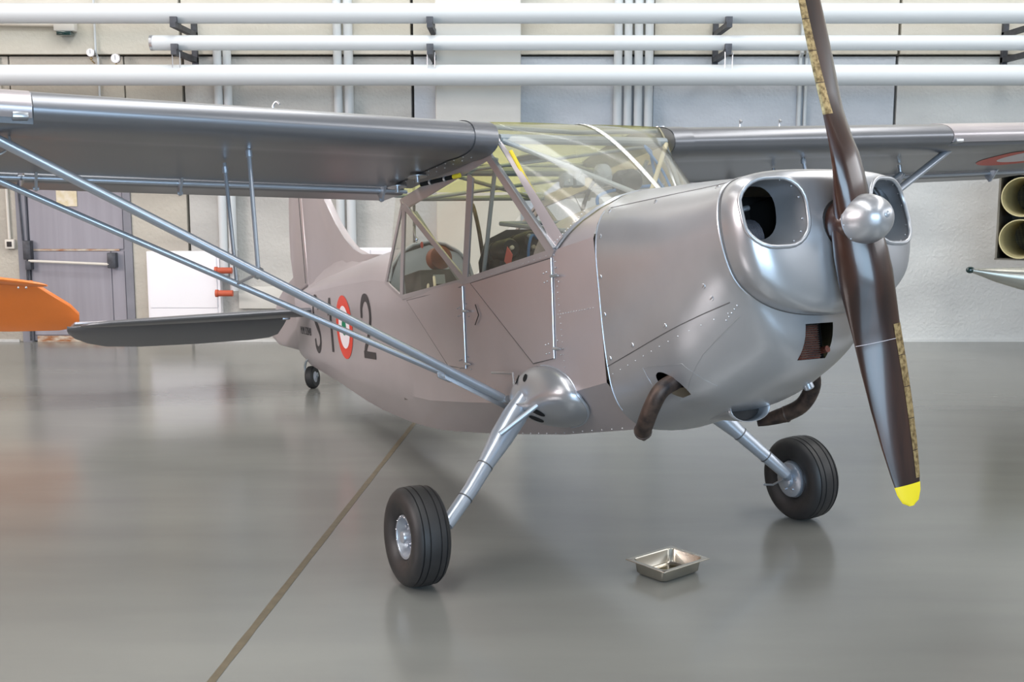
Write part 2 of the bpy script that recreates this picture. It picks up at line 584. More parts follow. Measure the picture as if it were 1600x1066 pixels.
# ---------------- vertical pipes
vp = [(-3.36, .05, .80), (-3.25, .048, .62), (-1.99, .050, 0), (-1.865, .053, 0), (1.21, .048, 0), (1.325, .046, 0), (1.443, .048, 0), (1.563, .049, 0)]
vlab = ['white vertical pipe nearest the white cabinet, left one of the pair', 'white vertical pipe right beside the pair with red-lead stubs, right one',
        'white vertical pipe seen past the tail fin, left one of the pair', 'white vertical pipe seen past the tail fin, right one of the pair',
        'first of four white vertical pipes right of the pillar', 'second of four white vertical pipes right of the pillar',
        'third of four white vertical pipes right of the pillar', 'fourth of four white vertical pipes, nearest the dark wall joint']
pipes_v = []
for i, (x, r, z0) in enumerate(vp):
    b = MB()
    yv = WY - .112
    b.tube([(x, yv, z0), (x, yv, 3.52 if i < 2 else 5.3)], r, 18)
    o = b.build('vertical_pipe', M['pipe'])
    tag(o, vlab[i], 'pipe', 'vertical white pipes on the back wall')
    pipes_v.append(o)
    for zc in (.7 + .1 * (i % 2), 2.2):
        c = MB(); c.lathe([(-.012, r + .005), (.012, r + .005)], (x, yv, zc + (.3 if z0 > .5 and zc < 1 else 0)), (0, 0, 1), 18)
        c.build('clamp', M['pipe'], o)
for k, zc in enumerate((.865, .60)):
    b = MB(); b.tube([(-3.42, WY - .24, zc), (-3.24, WY - .24, zc)], .036, 14)
    b.tube([(-3.44, WY - .24, zc), (-3.41, WY - .24, zc)], .044, 14)
    o = b.build('pipe_stub', M['orange_pipe'])
    tag(o, ['upper short red-brown pipe stub at the side of the white cabinet', 'lower short red-brown pipe stub at the side of the white cabinet'][k], 'pipe')
cn = [(3.31, .024, 'left thin grey conduit running up the wall behind the propeller'), (3.38, .020, 'right thin grey conduit running up the wall behind the propeller'),
      (-4.75, .013, 'thin conduit under the round gauge above the left wing')]
for x, r, lb_ in cn:
    b = MB(); b.tube([(x, WY - .03, 0 if x > 0 else 2.5), (x, WY - .03, 3.29), (x, WY - .09, 3.34), (x, WY - .09, 5.2)], r, 10)
    o = b.build('conduit', M['pipe']); tag(o, lb_, 'conduit')
b = MB(); b.tube([(-5.89, WY - .025, 1.22), (-5.90, WY - .025, 3.3)], .017, 10)
so = b.build('conduit', M['socket']); tag(so, 'cream conduit dropping to the socket at the left edge', 'conduit')
s_ = empty('wall_socket', (-5.885, WY - .002, 1.16), 'small white wall socket left of the grey door', 'socket')
b = MB(); b.box((-.055, -.05, -.055), (.055, 0, .055), bev=.008); b.build('housing', M['socket'], s_)
b = MB(); b.box((-.028, -.056, -.03), (.028, -.05, .03)); b.build('socket_face', M['dark'], s_, smooth=False)
# gauges
for k, (x, z, r, l_) in enumerate(((-4.78, 3.335, .045, 'small round white gauge on the conduit, left one'), (-4.50, 3.27, .052, 'small round white gauge above the lowest pipe, right one'))):
    gz = empty('pressure_gauge', (x, WY - .16, z), l_, 'gauge')
    b = MB(); b.lathe([(-.02, r * .9), (-.02, r), (.02, r), (.03, r * .9)], (0, 0, 0), (0, 1, 0), 20); b.build('case', M['fitting'], gz)
    b = MB(); b.lathe([(-.023, r * .86), (-.021, r * .88)], (0, 0, 0), (0, 1, 0), 20); b.build('dial', M['cabinet'], gz)
    b = MB(); b.obox((0, -.025, .008), (.002, 0, 0), (0, .001, 0), (0, 0, r * .5)); b.build('needle', M['black'], gz, smooth=False)
    b = MB(); b.tube([(0, 0, -r), (0, 0, -r - .04), (0, .1, -r - .06)], .008, 8); b.ball((0, 0, -r - .02), .016); b.build('stem', M['brass'], gz)
# small box lamp high on the wall at the left
l_ = empty('wall_box', (-5.07, WY - .06, 3.60), 'small grey box with dark underside under the top pipe', 'box')
b = MB(); b.box((-.12, -.12, -.03), (.12, 0, .10), bev=.02); b.build('housing', M['column'], l_)
b = MB(); b.box((-.08, -.13, -.075), (.08, -.02, -.03), bev=.006); b.build('lens', M['lamp_green'], l_)
b = MB(); b.tube([(-.12, -.03, .05), (-.8, -.03, .06), (-2.0, -.03, .12)], .02, 8)
o = b.build('conduit', M['socket']); o.location = (-5.07, WY - .06, 3.60); tag(o, 'cream conduit feeding the small box from the left', 'conduit')
# white cabinet
cab = empty('wall_cabinet', (-3.84, WY - .001, .28), 'white rectangular cabinet on the wall beside the grey door', 'cabinet')
b = MB(); b.box((-.425, -.12, 0), (.425, 0, .80), bev=.006); b.build('cabinet_body', M['cabinet'], cab, smooth=False)
b = MB(); b.box((-.40, -.135, .14), (.39, -.121, .775), bev=.003); b.build('cabinet_door', M['cabinet'], cab, smooth=False)
b = MB(); b.box((-.40, -.133, .02), (.39, -.121, .13), bev=.003); b.build('drawer_front', M['cabinet'], cab, smooth=False)
cab2 = empty('wall_cabinet', (-1.62, WY - .002, .60), 'low white cabinet mostly hidden behind the tail fin fillet', 'cabinet')
b = MB(); b.box((-.30, -.14, 0), (.26, 0, .52), bev=.006); b.build('cabinet_body', M['cabinet'], cab2, smooth=False)
b = MB(); b.box((-.29, -.15, .02), (-.03, -.141, .50), bev=.003); b.build('cabinet_door', M['cabinet'], cab2, smooth=False)
b = MB(); b.box((-.02, -.15, .02), (.25, -.141, .50), bev=.003); b.build('cabinet_door', M['cabinet'], cab2, smooth=False)
b = MB(); b.box((-3.22, WY - .05, .40), (-2.62, WY - .001, .66), bev=.005)
o = b.build('junction_box', M['column']); tag(o, 'low beige box on the wall behind the tailplane root', 'box')

# ceiling lamp fixtures (outside the frame; they give the small highlights)
k = 0
for x in (-5, 2.0, 8.5):
    for y in (0.2, 6.5):
        f_ = empty('ceiling_lamp', (x, y, 7.2), 'hanging industrial lamp, %s row, %s, above the view' % ({-5: 'left', 2.0: 'middle', 8.5: 'right'}[x], 'behind the camera side' if y < 1 else 'over the airplane'), 'lamp', 'hangar lamps')
        b = MB(); b.lathe([(0, .30), (.02, .30), (.16, .12), (.30, .10)], (0, 0, 0), (0, 0, 1), 20); b.build('shade', M['bracket'], f_)
        b = MB(); b.lathe([(-.02, .10), (.004, .25)], (0, 0, 0), (0, 0, 1), 20); b.build('bulb', M['lamp'], f_)
        b = MB(); b.tube([(0, 0, .3), (0, 0, .8)], .01, 6); b.build('hanger', M['bracket'], f_)

# ================================================================== AIRPLANE
AL, PSI = .195, .479
F_ = Vector((math.sin(PSI), -math.cos(PSI), 0)); L_ = Vector((math.cos(PSI), math.sin(PSI), 0)); U_ = Vector((0, 0, 1))
FB = F_ * math.cos(AL) + U_ * math.sin(AL)
UB = -F_ * math.sin(AL) + U_ * math.cos(AL)
ap = bpy.data.objects.new('airplane', None)
C.objects.link(ap)
mw = Matrix((FB, L_, UB)).transposed().to_4x4()
mw.translation = Vector((.577, 5.546, 0))
ap.matrix_world = mw
tag(ap, 'silver high-wing monoplane with brown wooden propeller and red-white-green roundel, filling the picture', 'airplane')
G = M['silver']; GC = M['silver_cowl']

KW = (.42 - .04) / 4.4


def wid(x):
    if x > .28:
        return .42 - .016 * (x - .28) / .34
    return .42 if x > -.9 else .42 + (x + .9) * KW


ZU = [(.62, 1.505), (.28, 1.495), (-.73, 1.475), (-1.88, 1.505), (-2.155, 1.63), (-2.56, 1.70), (-3.56, 1.77), (-4.9, 1.85), (-5.3, 1.86)]
ZL = [(.62, .85), (.1, .79), (-.26, .78), (-.8, .80), (-1.6, .83), (-2.5, .94), (-3.6, 1.09), (-4.3, 1.225), (-5.3, 1.39)]
ZK = [(.62, .625), (-.1, .60), (-.8, .605), (-1.7, .625), (-2.3, .68), (-3.0, .775), (-3.55, .885), (-4.1, 1.02), (-5.15, 1.25), (-5.3, 1.33)]
WK = [(.62, .22), (-.9, .24), (-2, .20), (-3, .12), (-4.2, .06), (-5.3, .02)]
ZT = [(-2.155, 1.90), (-3.0, 1.925), (-4.4, 1.93), (-5.3, 1.90)]


def hull_sec(x):
    w, zu, zl, zk, wk = wid(x), interp(ZU, x), interp(ZL, x), interp(ZK, x), interp(WK, x)
    half = []
    for i in range(7):
        half.append((w, zu + (zl - zu) * i / 6))
    for t in (.25, .5, .75, 1.0):
        a = Vector((w, zl)); c_ = Vector((wk + (w - wk) * .51, zk + (zl - zk) * .44)); e_ = Vector((wk, zk))
        p = a * (1 - t) ** 2 + c_ * 2 * t * (1 - t) + e_ * t * t
        half.append((p.x, p.y))
    half.append((0, zk - .008))
    pts = [Vector((x, -y, z)) for y, z in half] + [Vector((x, y, z)) for y, z in half[:-1][::-1]]
    return pts


xsn = [.62, .45, .28, .1, -.1, -.3, -.5, -.7, -.9, -1.2, -1.5, -1.8, -1.88, -2.0, -2.155, -2.35, -2.6, -3, -3.4, -3.8, -4.2, -4.6, -5.0, -5.3]
fu = MB()
fu.grid([hull_sec(x) for x in xsn], capb=False)
fuselage = fu.build('fuselage', G, ap, angle=28)
# rear turtledeck
td = MB()
rows = []
for x in [-2.155, -2.35, -2.6, -2.9, -3.2, -3.6, -4.0, -4.4, -4.9, -5.3]:
    w, zu, zt = wid(x), interp(ZU, x), interp(ZT, x)
    r_ = []
    for i in range(17):
        a = PI * i / 16
        cx, sz = math.cos(a), math.sin(a)
        y = -w * (abs(cx) ** .85) * (1 if cx > 0 else -1)
        r_.append(Vector((x, y, zu + (zt - zu) * abs(sz) ** .9)))
    rows.append(r_)
td.grid(rows)
td.build('turtledeck', G, ap, angle=40)
tb = MB(); tb.prism([Vector((-5.3, p.y, p.z)) for p in hull_sec(-5.3)] , (-.01, 0, 0)); tb.build('stern_plate', G, ap, smooth=False)
# forward deck
DK = [(0, 1.725), (.12, 1.715), (.22, 1.69), (.30, 1.648), (.355, 1.60), (.39, 1.54), (.406, 1.49)]


def zdeck(y):
    return interp(DK, abs(y))


fd = MB()
rows = []
for x in (.05, .28, .62):
    ys = [-.405, -.395, -.38, -.355, -.33, -.30, -.26, -.22, -.17, -.12, -.06, 0, .06, .12, .17, .22, .26, .30, .33, .355, .38, .395, .405]
    rows.append([Vector((x, y * (1.02 if x < .6 else 1.0), zdeck(y) - (.012 if x < .1 else 0))) for y in ys])
fd.grid(rows)
fd.build('forward_deck', G, ap, angle=50)

# cabin interior: floor, side lining, bulkhead
ci = MB(); ci.box((-2.1, -.30, .84), (.55, .30, .86)); ci.build('cabin_floor', M['cabin'], ap, smooth=False)
cb_ = MB(); cb_.prism([Vector((-2.16, y, z)) for y, z in ((-.30, .9), (.30, .9), (.31, 1.62), (.22, 1.82), (0, 1.88), (-.22, 1.82), (-.31, 1.62))], (-.012, 0, 0))
cb_.build('rear_bulkhead', M['tubes'], ap, smooth=False)

# ------------- cowling
S0 = [(0, 1.725), (.12, 1.715), (.22, 1.69), (.30, 1.648), (.355, 1.60), (.39, 1.52), (.404, 1.42), (.405, 1.27), (.405, 1.10), (.398, .93), (.38, .80), (.33, .705), (.22, .628), (0, .60)]
S1 = [(0, 1.665), (.13, 1.658), (.24, 1.637), (.33, 1.60), (.385, 1.54), (.42, 1.45), (.432, 1.37), (.432, 1.25), (.425, 1.10), (.40, .95), (.355, .84), (.28, .755), (.15, .70), (0, .69)]
S1b = [(0, 1.632), (.135, 1.626), (.25, 1.61), (.34, 1.577), (.395, 1.52), (.422, 1.44), (.43, 1.375), (.428, 1.26), (.415, 1.13), (.375, 1.0), (.325, .90), (.25, .82), (.135, .768), (0, .758)]
S2 = [(0, 1.608), (.14, 1.605), (.255, 1.594), (.345, 1.568), (.398, 1.518), (.421, 1.45), (.427, 1.37), (.418, 1.28), (.395, 1.18), (.345, 1.07), (.285, .98), (.22, .905), (.12, .855), (0, .84)]
S2b = [(0, 1.602), (.14, 1.600), (.255, 1.590), (.345, 1.568), (.398, 1.522), (.420, 1.455), (.425, 1.372), (.415, 1.28), (.388, 1.19), (.338, 1.115), (.275, 1.04), (.20, .975), (.11, .94), (0, .93)]
S3 = [(0, 1.598), (.14, 1.596), (.255, 1.588), (.345, 1.567), (.397, 1.522), (.419, 1.455), (.424, 1.375), (.413, 1.28), (.384, 1.195), (.332, 1.135), (.265, 1.09), (.18, 1.06), (.09, 1.045), (0, 1.04)]


def sec3(S, x0, x1=None):
    """x0 at top, x1 at bottom"""
    x1 = x0 if x1 is None else x1
    n = len(S)
    half = [Vector((x0 + (x1 - x0) * (i / (n - 1)) ** 2, -y, z)) for i, (y, z) in enumerate(S)]
    other = [Vector((v.x, -v.y, v.z)) for v in half[1:-1][::-1]]
    return half + other


def sloft(secs, nv, nu):
    secs = [spline(s, nu, closed=True) for s in secs]
    cols = []
    for j in range(len(secs[0])):
        cols.append(spline([s[j] for s in secs], nv))
    return [[cols[j][i] for j in range(len(cols))] for i in range(len(cols[0]))]


ring = sec3(S3, 1.545, 1.61)
cowl_rows = sloft([sec3(S0, .62), sec3(S1, 1.1), sec3(S1b, 1.32, 1.30), sec3(S2, 1.46, 1.50), sec3(S2b, 1.51, 1.585), ring], 4, 3)
cw = MB(); cw.grid(cowl_rows, close_u=True)
# give the sheet a skin so holes can be cut
cowl = cw.build('engine_cowling', GC, ap, angle=40)
bvh_cowl = BVHTree.FromPolygons([v.co.copy() for v in cowl.data.vertices], [list(p.vertices) for p in cowl.data.polygons])


def on_cowl(x, z, side=-1, bv=None):
    h = (bv or bvh_cowl).ray_cast(Vector((x, side * 1.5, z)), Vector((0, -side, 0)))
    return h[0], h[1]


# nose bowl
cz = 1.335


def shrink(sec, f, x0, x1, pw=1.0):
    out = []
    n = len(sec)
    for v in sec:
        t = (1.596 - v.z) / (1.596 - 1.04)
        out.append(Vector((x0 + (x1 - x0) * t, v.y * f, cz + (v.z - cz) * f)))
    return out


bowl_secs = [ring, shrink(ring, 1.012, 1.60, 1.64), shrink(ring, .995, 1.650, 1.670), shrink(ring, .93, 1.692, 1.70), shrink(ring, .76, 1.724, 1.724), shrink(ring, .42, 1.738, 1.738), shrink(ring, .2, 1.745, 1.745)]
bb = MB(); bb.grid(sloft(bowl_secs, 4, 3), close_u=True, capb=True)
bowl = bb.build('nose_bowl', GC, ap, angle=50)
bvh_bowl = BVHTree.FromPolygons([v.co.copy() for v in bowl.data.vertices], [list(p.vertices) for p in bowl.data.polygons])


def rrect(y0, y1, z0, z1, r, n=6):
    pts = []
    for cy, czz, a0 in ((y1 - r, z1 - r, 0), (y0 + r, z1 - r, 90), (y0 + r, z0 + r, 180), (y1 - r, z0 + r, 270)):
        for k_ in range(n + 1):
            a = R(a0 + 90 * k_ / n)
            pts.append((cy + r * math.cos(a), czz + r * math.sin(a)))
    return pts


IY0, IY1, IZ0, IZ1, IR = .160, .413, 1.292, 1.552, .099
cutters = []
for s in (-1, 1):
    q = rrect(IY0, IY1, IZ0, IZ1, IR)
    c_ = MB(); c_.prism([Vector((1.3, s * y, z)) for y, z in q], (.6, 0, 0))
    cutters.append(c_.build('cutter', GC, ap, smooth=False))
cut(bowl, cutters)
for p in bowl.data.polygons:
    p.use_smooth = True


def on_bowl(y, z):
    h = bvh_bowl.ray_cast(Vector((2.2, y, z)), Vector((-1, 0, 0)))
    return h[0], h[1]


for s in (-1, 1):
    q = rrect(IY0, IY1, IZ0, IZ1, IR)
    loop = []
    for y, z in q:
        h, n = on_bowl(s * y, z)
        loop.append(Vector((max(h.x if h else 0, 1.588), s * y, z)))
    # rolled lip
    lip = MB()
    cen = Vector((1.65, s * (IY0 + IY1) / 2, (IZ0 + IZ1) / 2))
    rows = []
    for p in loop:
        rad = Vector((0, p.y - cen.y, p.z - cen.z)).normalized()
        rr_ = .009
        rows.append([p + rad * (rr_ * math.cos(a)) + Vector((rr_ * math.sin(a) + .001, 0, 0)) for a in [2 * PI * k_ / 8 for k_ in range(8)]])
    lip.grid(rows, close_u=True, close_v=True)
    lip.build('intake_lip', GC, ap, angle=60)
    # duct going in
    q2 = rrect(IY0 + .028, IY1 - .004, IZ0 + .045, IZ1 - .012, .085)
    d_ = MB()
    a_ = [Vector((p.x - .002, p.y, p.z)) for p in loop]
    b_ = [a_[i].lerp(Vector((1.595, s * q2[i][0], q2[i][1])), .5) + Vector((-.004, (a_[i].y - cen.y) * .04, (a_[i].z - cen.z) * .05)) for i in range(len(a_))]
    c2 = [Vector((1.595, s * y, z)) for y, z in q2]
    d_.grid([a_, b_, c2], close_u=True)
    d_.build('intake_duct', GC, ap, angle=60)
    # finned cylinder and baffle in the opening
    e_ = MB()
    for k_ in range(22):
        yy = s * (.378 - .0066 * k_)
        e_.lathe([(-.0018, .085), (.0018, .085)], (1.49, yy, 1.345), (0, 1, 0), 20)
    e_.lathe([(-.075, .074), (.075, .074)], (1.49, s * .31, 1.345), (0, 1, 0), 20)
    e_.build('finned_cylinder', M['fins'], ap, smooth=False)
    e_ = MB(); e_.tube([(1.50, s * .38, 1.450), (1.50, s * .24, 1.475)], .011, 10); e_.build('pushrod_tube', M['fitting'], ap)
    e_ = MB()
    for k_ in range(14):
        y, z = q[k_ * 2]
        h, n = on_bowl(s * (s * 0 + cen.y * s + (y - abs(cen.y)) * .97) if False else s * y, z)
        pt = loop[k_ * 2]
        pin = pt.lerp(Vector((1.595, s * q2[k_ * 2][0], q2[k_ * 2][1])), .2)
        e_.ball(pin, .0042, 8, 5)
    tag(e_.build('intake_rivets', M['fitting'], ap), kind='stuff')

# black block standing in for the unlit engine bay behind holes
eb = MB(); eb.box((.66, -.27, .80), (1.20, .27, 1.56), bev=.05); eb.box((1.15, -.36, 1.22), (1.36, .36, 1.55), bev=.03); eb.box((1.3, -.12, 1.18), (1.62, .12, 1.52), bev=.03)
eb.build('dark_bay_block', M['black'], ap)

# exhaust holes, oil-cooler opening cut in the cowling
cutters = []
for s in (-1, 1):
    c_ = MB()
    hpts = []
    for k_ in range(24):
        a = 2 * PI * k_ / 24
        u_ = .078 * math.cos(a); v_ = .046 * math.sin(a)
        ang = R(-38)
        hpts.append(Vector((1.035 + u_ * math.cos(ang) * -1 + v_ * math.sin(ang) * -1, s * .30, .815 + u_ * math.sin(ang) * -1 + v_ * math.cos(ang))))
    c_.prism(hpts, (0, s * .3, 0))
    cutters.append(c_.build('cutter', GC, ap, smooth=False))
OY0, OY1, OZ0, OZ1 = -.095, .035, .872, 1.008
c_ = MB(); c_.box((1.45, OY0, OZ0), (1.8, OY1, OZ1))
cutters.append(c_.build('cutter', GC, ap, smooth=False))
cut(cowl, cutters)
for p in cowl.data.polygons:
    p.use_smooth = True
# oil cooler core
oc = MB(); oc.box((1.44, OY0 + .002, OZ0 + .002), (1.545, OY1 - .03, OZ1 - .002))
oco = oc.build('oil_cooler', M['cooler'], ap, smooth=False); tag(oco, 'brown finned oil cooler')
oc = MB()
for k_ in range(15):
    z = OZ0 + .008 + k_ * .0087
    oc.box((1.545, OY0 + .002, z), (1.552, OY1 - .03, z + .004))
oc.build('cooler_fins', M['exhaust'], oco, smooth=False)
oc = MB(); oc.tube([(1.53, OY1 - .016, OZ0 + .03), (1.572, OY1 - .012, OZ0 + .035)], .014, 10); oc.build('drain_plug', M['cooler'], oco)
oc = MB()
for (a, b_) in (((OY0, OZ0), (OY1, OZ0)), ((OY0, OZ1), (OY1, OZ1)), ((OY0, OZ0), (OY0, OZ1)), ((OY1, OZ0), (OY1, OZ1))):
    oc.prism([Vector((1.44, a[0], a[1])), Vector((1.44, b_[0], b_[1])), Vector((1.53, b_[0], b_[1])), Vector((1.53, a[0], a[1]))], (0, .001, .001))
oc.build('cooler_duct', M['dark'], ap, smooth=False)

# seams on the cowling (raised edge strips) and fasteners
def strip(pts, name='panel_seam', r=.0022, m=None, side=-1, mirror=True):
    for sd in ((-1, 1) if mirror else (side,)):
        q = []
        for (x, z) in pts:
            h, n = on_cowl(x, z, sd)
            if h:
                q.append(h)
        if len(q) > 1:
            b = MB(); b.tube(q, r, 6); b.build(name, m or M['seam'], ap)


def lerp_pts(a, b, n):
    return [(a[0] + (b[0] - a[0]) * i / n, a[1] + (b[1] - a[1]) * i / n) for i in range(n + 1)]


diag = lerp_pts((.625, .92), (1.49, 1.115), 16)
topl = lerp_pts((.60, 1.632), (1.50, 1.572), 14)
strip(diag); strip(topl, r=.002)
strip(lerp_pts((.628, 1.62), (.628, .72), 30), r=.003, m=M['silver_leg'])
ringtube = MB(); ringtube.tube(spline(ring, 3, closed=True) + [ring[0]], .0034, 8, caps=False)
ringtube.build('cowl_seam_ring', M['seam'], ap)
ringtube = MB(); ringtube.tube([v + Vector((-.012, 0, 0)) + Vector((0, v.y, v.z - cz)).normalized() * .001 for v in spline(ring, 3, closed=True) + [ring[0]]], .006, 8, caps=False)
ringtube.build('cowl_bead', GC, ap)
# exhaust patch outline
strip(lerp_pts((.90, .90), (1.16, .90), 6), r=.0013, m=M['fitting']); strip(lerp_pts((1.16, .90), (1.24, .80), 6), r=.0013, m=M['fitting']); strip(lerp_pts((.90, .90), (.92, .82), 4), r=.0013, m=M['fitting'])
# chin panel edge
strip(lerp_pts((1.50, 1.06), (1.28, .93), 8) + lerp_pts((1.28, .93), (1.1, .79), 6), r=.0015, m=M['fitting'])
rv = MB()


def rivets(pts, r=.0035, off=(0, 0), sides=(-1, 1), bm=None):
    for sd in sides:
        for (x, z) in pts:
            h, n = on_cowl(x + off[0], z + off[1], sd)
            if h:
                (bm or rv).ball(h, r, 7, 4)


rivets(lerp_pts((.612, 1.60), (.612, .75), 26), .0034)
rivets(lerp_pts((.66, .885), (1.46, 1.075), 12), .0032)
rivets(lerp_pts((1.44, 1.05), (1.51, 1.10), 4), .004)
tag(rv.build('cowl_rivets', M['fitting'], ap), kind='stuff')
ds = []
for (x, z) in [(.66, .955), (.86, 1.0), (1.13, 1.06), (1.42, 1.14), (1.40, 1.19), (.66, 1.15), (.655, 1.32), (.665, 1.50), (.68, 1.61), (1.05, 1.585), (1.47, 1.562)]:
    for sd in (-1, 1):
        h, n = on_cowl(x, z, sd)
        if h:
            b = MB(); b.lathe([(0, .011), (.002, .010)], h, n, 12); b.obox(h + n * .003, (.008, 0, .004), Vector(n) * .001, (.001, 0, -.002)); b.build('cowl_fastener', M['fitting'], ap, smooth=False)

# exhaust pipes
for s in (-1, 1):
    path = spline([(1.045, s * .33, .835), (1.04, s * .405, .80), (1.00, s * .432, .735), (.93, s * .425, .665), (.84, s * .385, .625)], 5)
    b = MB(); b.tube(path, .036, 18, caps=True)
    ex = b.build('exhaust_pipe', M['exhaust'], ap)
    # flattened split fishtail end
    b = MB()
    e0, e1 = Vector((.855, s * .392, .630)), Vector((.735, s * .325, .60))
    ax = (e1 - e0).normalized(); u_ = Vector((0, s * .4, 1)).normalized(); u_ = (u_ - ax * u_.dot(ax)).normalized(); v_ = ax.cross(u_)
    rows = []
    for t, ru, rv_ in ((0, .036, .036), (.3, .035, .028), (.65, .030, .016), (1, .020, .007)):
        p = e0.lerp(e1, t)
        rows.append([p + u_ * ru * math.cos(2 * PI * k_ / 16) + v_ * rv_ * math.sin(2 * PI * k_ / 16) for k_ in range(16)])
    b.grid(rows, close_u=True)
    b.build('fishtail', M['exhaust'], ex)
    b = MB(); b.lathe([(0, .0375), (.006, .0395), (.012, .0375)], e0 - ax * .01, ax, 18); b.build('weld_collar', M['exhaust'], ex)

# cowl-flap air outlet scoop under the chin
sc = MB()
rows = []
for t in range(9):
    tt = t / 8
    x = .80 + .30 * tt
    hgt = .004 + .068 * tt ** 1.1
    wdt = .05 + .055 * tt
    zc = interp([(.62, .605), (1.1, .695), (1.3, .757)], x) + .010
    rows.append([Vector((x, .0 + wdt * math.cos(a), zc - hgt * math.sin(a) ** .75)) for a in [PI * k_ / 14 for k_ in range(15)]])
sc.grid(rows)
sco = sc.build('belly_scoop', GC, ap)
md = sco.modifiers.new('s', 'SOLIDIFY'); md.thickness = .003
b = MB(); b.prism([Vector((1.04, .09 * math.cos(a), .688 - .050 * math.sin(a) ** .8)) for a in [PI * k_ / 14 for k_ in range(15)]], (.002, 0, 0)); b.build('scoop_interior', M['dark'], ap, smooth=False)
b = MB(); b.tube([(1.098, -.104, .702), (1.098, .104, .702)], .004, 8); b.build('scoop_rod', M['brass'], ap)
b = MB(); b.lathe([(0, .02), (.012, .022), (.05, .022), (.055, .018)], (1.28, .15, .80), (.1, .35, -1), 16); b.build('breather_cap', M['silver_leg'], ap)

# ------------- spinner and propeller
PH = .131
SX, SZ, PX = 1.83, 1.367, 1.803
prof = []
for i in range(17):
    t = i / 16
    prof.append((.012 + .124 * math.sin(t * PI / 2), .094 * math.cos(t * PI / 2 * .985) ** .86))
b = MB(); b.lathe([(.0, .092), (.006, .095), (.012, .094)] + prof[1:], (SX, 0, SZ), (1, 0, 0), 56)
spin = b.build('spinner', M['silver_cowl'], ap, angle=50)
b = MB(); b.lathe([(0, .013), (.008, .012), (.011, .006)], (SX + .130, 0, SZ), (1, 0, 0), 16); b.build('spinner_nut', M['silver_leg'], spin)
b = MB()
for k_ in range(10):
    a = 2 * PI * k_ / 10 + .2
    b.ball((SX + .012, .094 * math.cos(a), SZ + .094 * math.sin(a)), .003, 7, 5)
tag(b.build('spinner_screws', M['fitting'], spin), kind='stuff')
b = MB(); b.lathe([(0, .095), (.02, .10), (.028, .10), (.034, .08), (.06, .08)], (1.715, 0, SZ), (1, 0, 0), 36); b.build('hub_flange', M['dark'], ap)

CH = [(.0, .185), (.06, .195), (.12, .208), (.20, .212), (.30, .200), (.42, .186), (.55, .182), (.70, .170), (.85, .148), (.96, .122), (1.03, .100), (1.065, .070), (1.08, .02)]
TH = [(.0, .125), (.06, .12), (.12, .105), (.20, .082), (.30, .056), (.42, .032), (.55, .025), (.70, .019), (.85, .014), (1.0, .010), (1.08, .004)]
BE = [(.0, 20), (.10, 22), (.2, 25), (.30, 26), (.45, 23.5), (.6, 19.5), (.8, 15.5), (1.08, 11.5)]


def blade_sec(r, sgn, off=0.0, part=None, n=28):
    d = Vector((0, math.sin(PH), -math.cos(PH))) * sgn
    c0 = Vector((0, math.cos(PH), math.sin(PH))) * sgn
    ch, th, be = interp(CH, r), interp(TH, r), R(interp(BE, r))
    cv = c0 * math.cos(be) + Vector((1, 0, 0)) * math.sin(be)
    nv = Vector((1, 0, 0)) * math.cos(be) - c0 * math.sin(be)
    base = Vector((PX, 0, SZ)) + d * r
    pts = []
    rng = range(n) if part is None else part
    for k_ in rng:
        a = 2 * PI * k_ / n
        xx = math.cos(a); zz = math.sin(a)
        rnd = max(0, min(1, (.25 - r) / .2))
        pf = abs(zz) ** (1.0 if rnd > .5 else 1.15) * (1 if zz > 0 else -1)
        lo_ = .5 if zz > 0 else (.5 * rnd + .12 * (1 - rnd))
        up_ = th * (lo_ if zz < 0 else (.5 * rnd + .88 * (1 - rnd)))
        pts.append(base + cv * (xx * (ch / 2 + off)) + nv * (pf * (up_ + off)))
    return pts


b = MB()
rs = [0, .04, .08, .12, .16, .2, .25, .3, .36, .42, .48, .55, .62, .7, .78, .85, .91, .96, 1.0, 1.03, 1.05, 1.065, 1.075, 1.08]
rows = [blade_sec(r, -1) for r in rs[::-1]][:-1]
rows = [[r_[-k_ % 28] for k_ in range(28)] for r_ in rows]
rowsB = [blade_sec(r, 1) for r in rs]
b.grid([blade_sec(r, 1) for r in rs], close_u=True, capa=True, capb=True)
b.grid([blade_sec(r, -1) for r in rs], close_u=True, capa=True, capb=True)
b.lathe([(-.062, .085), (-.055, .092), (.03, .092), (.036, .086)], (PX, 0, SZ), (1, 0, 0), 36)
prop = b.build('propeller', M['wood'], ap, angle=60)
tag(prop, 'dark brown varnished two-blade wooden propeller')
for sgn in (1, -1):
    ed = blade_sec(.455, sgn, .0003, [x_ for x_ in range(1, 14)])
    if sgn == 1:
        b = MB(); b.tube(ed, .0009, 6); tag(b.build('sleeve_edge', M['white'], prop), 'thin pale line where the blade sleeve ends')
    rr = [.44, .47, .52, .58, .65, .72, .79, .86, .92, .975] if sgn == -1 else [.40, .47, .52, .58, .65, .72, .79, .86, .92, .975]
    n = 28
    cuts_ = [.40, .52, .64, .76, .88, .985]
    for q0, q1 in zip(cuts_, cuts_[1:]):
        rws = [blade_sec(q0 + .0015 + (q1 - q0 - .003) * t / 3, sgn, .0016, [x_ % n for x_ in range(-4, 5)]) for t in range(4)]
        b = MB(); b.grid(rws)
        o = b.build('sheath_plate', M['brass'], prop)
    rws = [blade_sec(r, sgn, .0012) for r in (1.0, 1.03, 1.05, 1.065, 1.075, 1.081)]
    b = MB(); b.grid(rws, close_u=True, capb=True)
    tag(b.build('blade_tip', M['yellow'], prop), 'bright yellow painted blade tip')

